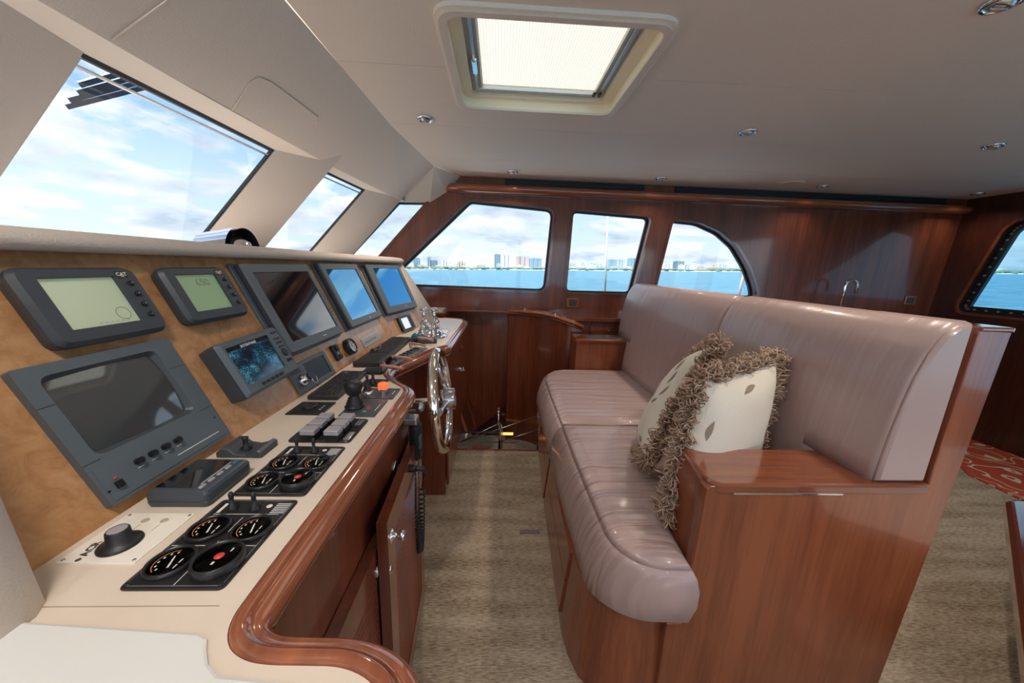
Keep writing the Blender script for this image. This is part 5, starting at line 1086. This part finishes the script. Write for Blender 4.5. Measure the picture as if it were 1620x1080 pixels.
# ================================================================== COUNTER BEHIND THE BENCH, TAP, OUTLETS
gc = E('galley_counter', 'low mahogany counter under the far windows behind the bench', 'counter', loc=(0, 0, 0))
B().rings([(0.36, 3.118), (0.45, 2.95), (0.52, 2.87), (0.72, 2.84), (3.9, 2.84), (3.9, 3.118)], [(0.880, 0), (0.905, 0), (0.910, 0.004)]).done('worktop', WX, gc)
B().box(0.70, 3.9, 2.90, 3.11, 0.0, 0.88).done('carcass', WZ, gc)
for k in range(4):
    d = B().box(0.80 + k * 0.75, 1.50 + k * 0.75, 2.882, 2.90, 0.72, 0.862, 0.004).done('drawer', WZ, gc)
    B().lathe([(0.010, 0.0), (0.005, 0.006), (0.006, 0.012), (0.011, 0.018), (0.0001, 0.022)], 14, (0, 0, 0)).done('drawer_knob', CHROME, d).matrix_world = Matrix.Translation((0.95 + k * 0.75, 2.882, 0.80)) @ Matrix.Rotation(PI / 2, 4, 'X')
e = E('tap', 'small chrome swan-neck tap standing behind the bench back', 'tap', loc=(3.06, 2.98, 0.908))
B().lathe([(0.028, 0), (0.028, 0.01), (0.016, 0.02), (0.014, 0.06)], 20).done('base', CHROME, e)
B().tube([(0, 0, 0.05), (0.005, 0, 0.30)] + [(0.055 - 0.055 * math.cos(a) + 0.005, 0, 0.33 + 0.055 * math.sin(a)) for a in [i * PI / 8 for i in range(9)]] + [(0.115, 0, 0.27)], 0.011, 12).done('spout', CHROME, e)
B().tube([(0.0, 0, 0.06), (0.05, -0.02, 0.10)], 0.006, 8).done('handle', CHROME, e)
for x, z, lab in ((0.675, 1.005, 'square dark socket plate on the far wall below the window mullion'), (3.87, 1.125, 'square dark socket plate on the far wall near the aft corner')):
    e = E('wall_outlet', lab, 'socket', loc=(x, FY, z)); B().box(-0.055, 0.055, -0.008, 0, -0.042, 0.042, 0.003).done('plate', WOR, e); B().box(-0.034, 0.034, -0.012, -0.008, -0.028, 0.028, 0.002).done('insert', CHAR, e)
# small ledge at the forward end of the far wall
e = E('wall_ledge', 'small white-topped mahogany ledge on the far wall beyond the console', 'shelf', loc=(0, 0, 0))
B().box(-1.3, -0.47, 2.93, 3.11, 0.905, 0.928, 0.003).done('top', WHITE, e); B().box(-1.3, -0.445, 2.905, 3.11, 0.865, 0.905, 0.006).done('edge_moulding', WX, e)

# stair rails
def post(x, y, h, lab):
    e = E('rail_post', lab, 'post', loc=(x, y, 0)); B().tube([(0, 0, -0.45), (0.0, 0, 0.02), (0.006, 0, h * 0.45), (-0.012, 0, h * 0.62), (-0.014, 0, h)], 0.0085, 12).done('tube', CHROME, e)
    B().tube([(0.018, 0, -0.45), (0.018, 0, 0.02), (0.02, 0, h * 0.42), (0.006, 0, h * 0.62)], 0.004, 8).done('brace', CHROME, e); B().lathe([(0.013, h - 0.012), (0.015, h - 0.004), (0.013, h), (0.005, h + 0.002), (0.005, h + 0.024), (0.0001, h + 0.026)], 16, (-0.014, 0, 0)).done('cap', CHROME, e)
post(0.035, 2.36, 0.27, 'short bent chrome rail post at the stair head, in mid aisle'); post(0.325, 2.36, 0.38, 'taller bent chrome rail post beside the bench')
e = E('stair_rail', 'two thin diagonal steel wires running down the stair opening', 'rail', loc=(0, 2.37, 0))
for a, c in (((-0.26, 0, 0.01), (0.325, 0, 0.235)), ((0.035, 0, 0.02), (0.325, 0, 0.12)), ((-0.26, 0, 0.01), (0.035, 0, 0.17))): B().tube([a, c], 0.003, 6).done('wire', ALU, e)
tag(B().box(0.138, 0.238, 1.478, 1.502, 0.0, 0.004, 0.001).done('floor_strip', mat('purple_strip', (0.20, 0.13, 0.17), 0.4)), 'short purple-brown strip on the carpet against the bench plinth', 'strip')

# rug and low table on the right
RUG = mat('red_rug', (0.40, 0.055, 0.025), 0.9)
nt = RUG.node_tree; b = nt.nodes['Principled BSDF']; tc = nd(nt, 'ShaderNodeTexCoord'); n_ = nd(nt, 'ShaderNodeTexNoise'); n_.inputs['Scale'].default_value = 3.2; n_.inputs['Distortion'].default_value = 2.5; n_.inputs['Detail'].default_value = 0
nt.links.new(tc.outputs['Object'], n_.inputs['Vector']); r = ramp(nt, [(0.0, (0.42, 0.06, 0.03)), (0.46, (0.42, 0.06, 0.03)), (0.47, (0.62, 0.52, 0.38)), (0.53, (0.62, 0.52, 0.38)), (0.54, (0.42, 0.06, 0.03))], 'CONSTANT'); nt.links.new(n_.outputs['Fac'], r.inputs[0]); nt.links.new(r.outputs[0], b.inputs['Base Color'])
tag(B().rings([(3.28, 2.02), (3.75, 2.60), (4.08, 2.95), (4.08, 0.6), (3.2, 0.9)], [(0, 0), (0.008, 0), (0.010, 0.003)]).done('area_rug', RUG), 'red rug with cream scrolls at the foot of the aft bulkhead', 'rug')
e = E('low_table', 'low dark mahogany table with cream inset top at the right edge', 'table', loc=(0, 0, 0))
tr_ = [(1.13, 0.50), (1.5, -0.1), (3.0, 0.0), (3.0, 1.05), (2.09, 1.165)]
tp = rnd(tr_, [0.03, 0.05, 0.05, 0.05, 0.05], 6)
B().rings(tp, [(0.38, 0.02), (0.385, 0.008), (0.40, 0.0), (0.435, 0.0), (0.45, 0.010), (0.452, 0.018)]).done('top', mat('table_mahogany', (0.10, 0.025, 0.013), 0.12, coat=1.0), e)
B().rings(rnd(inset(tr_, 0.07), 0.03), [(0.45, 0), (0.456, 0), (0.4565, 0.001)]).done('inset_panel', CREAM, e)
B().rings(inset(tr_, 0.20), [(0.0, 0), (0.39, 0)]).done('pedestal', WD, e)
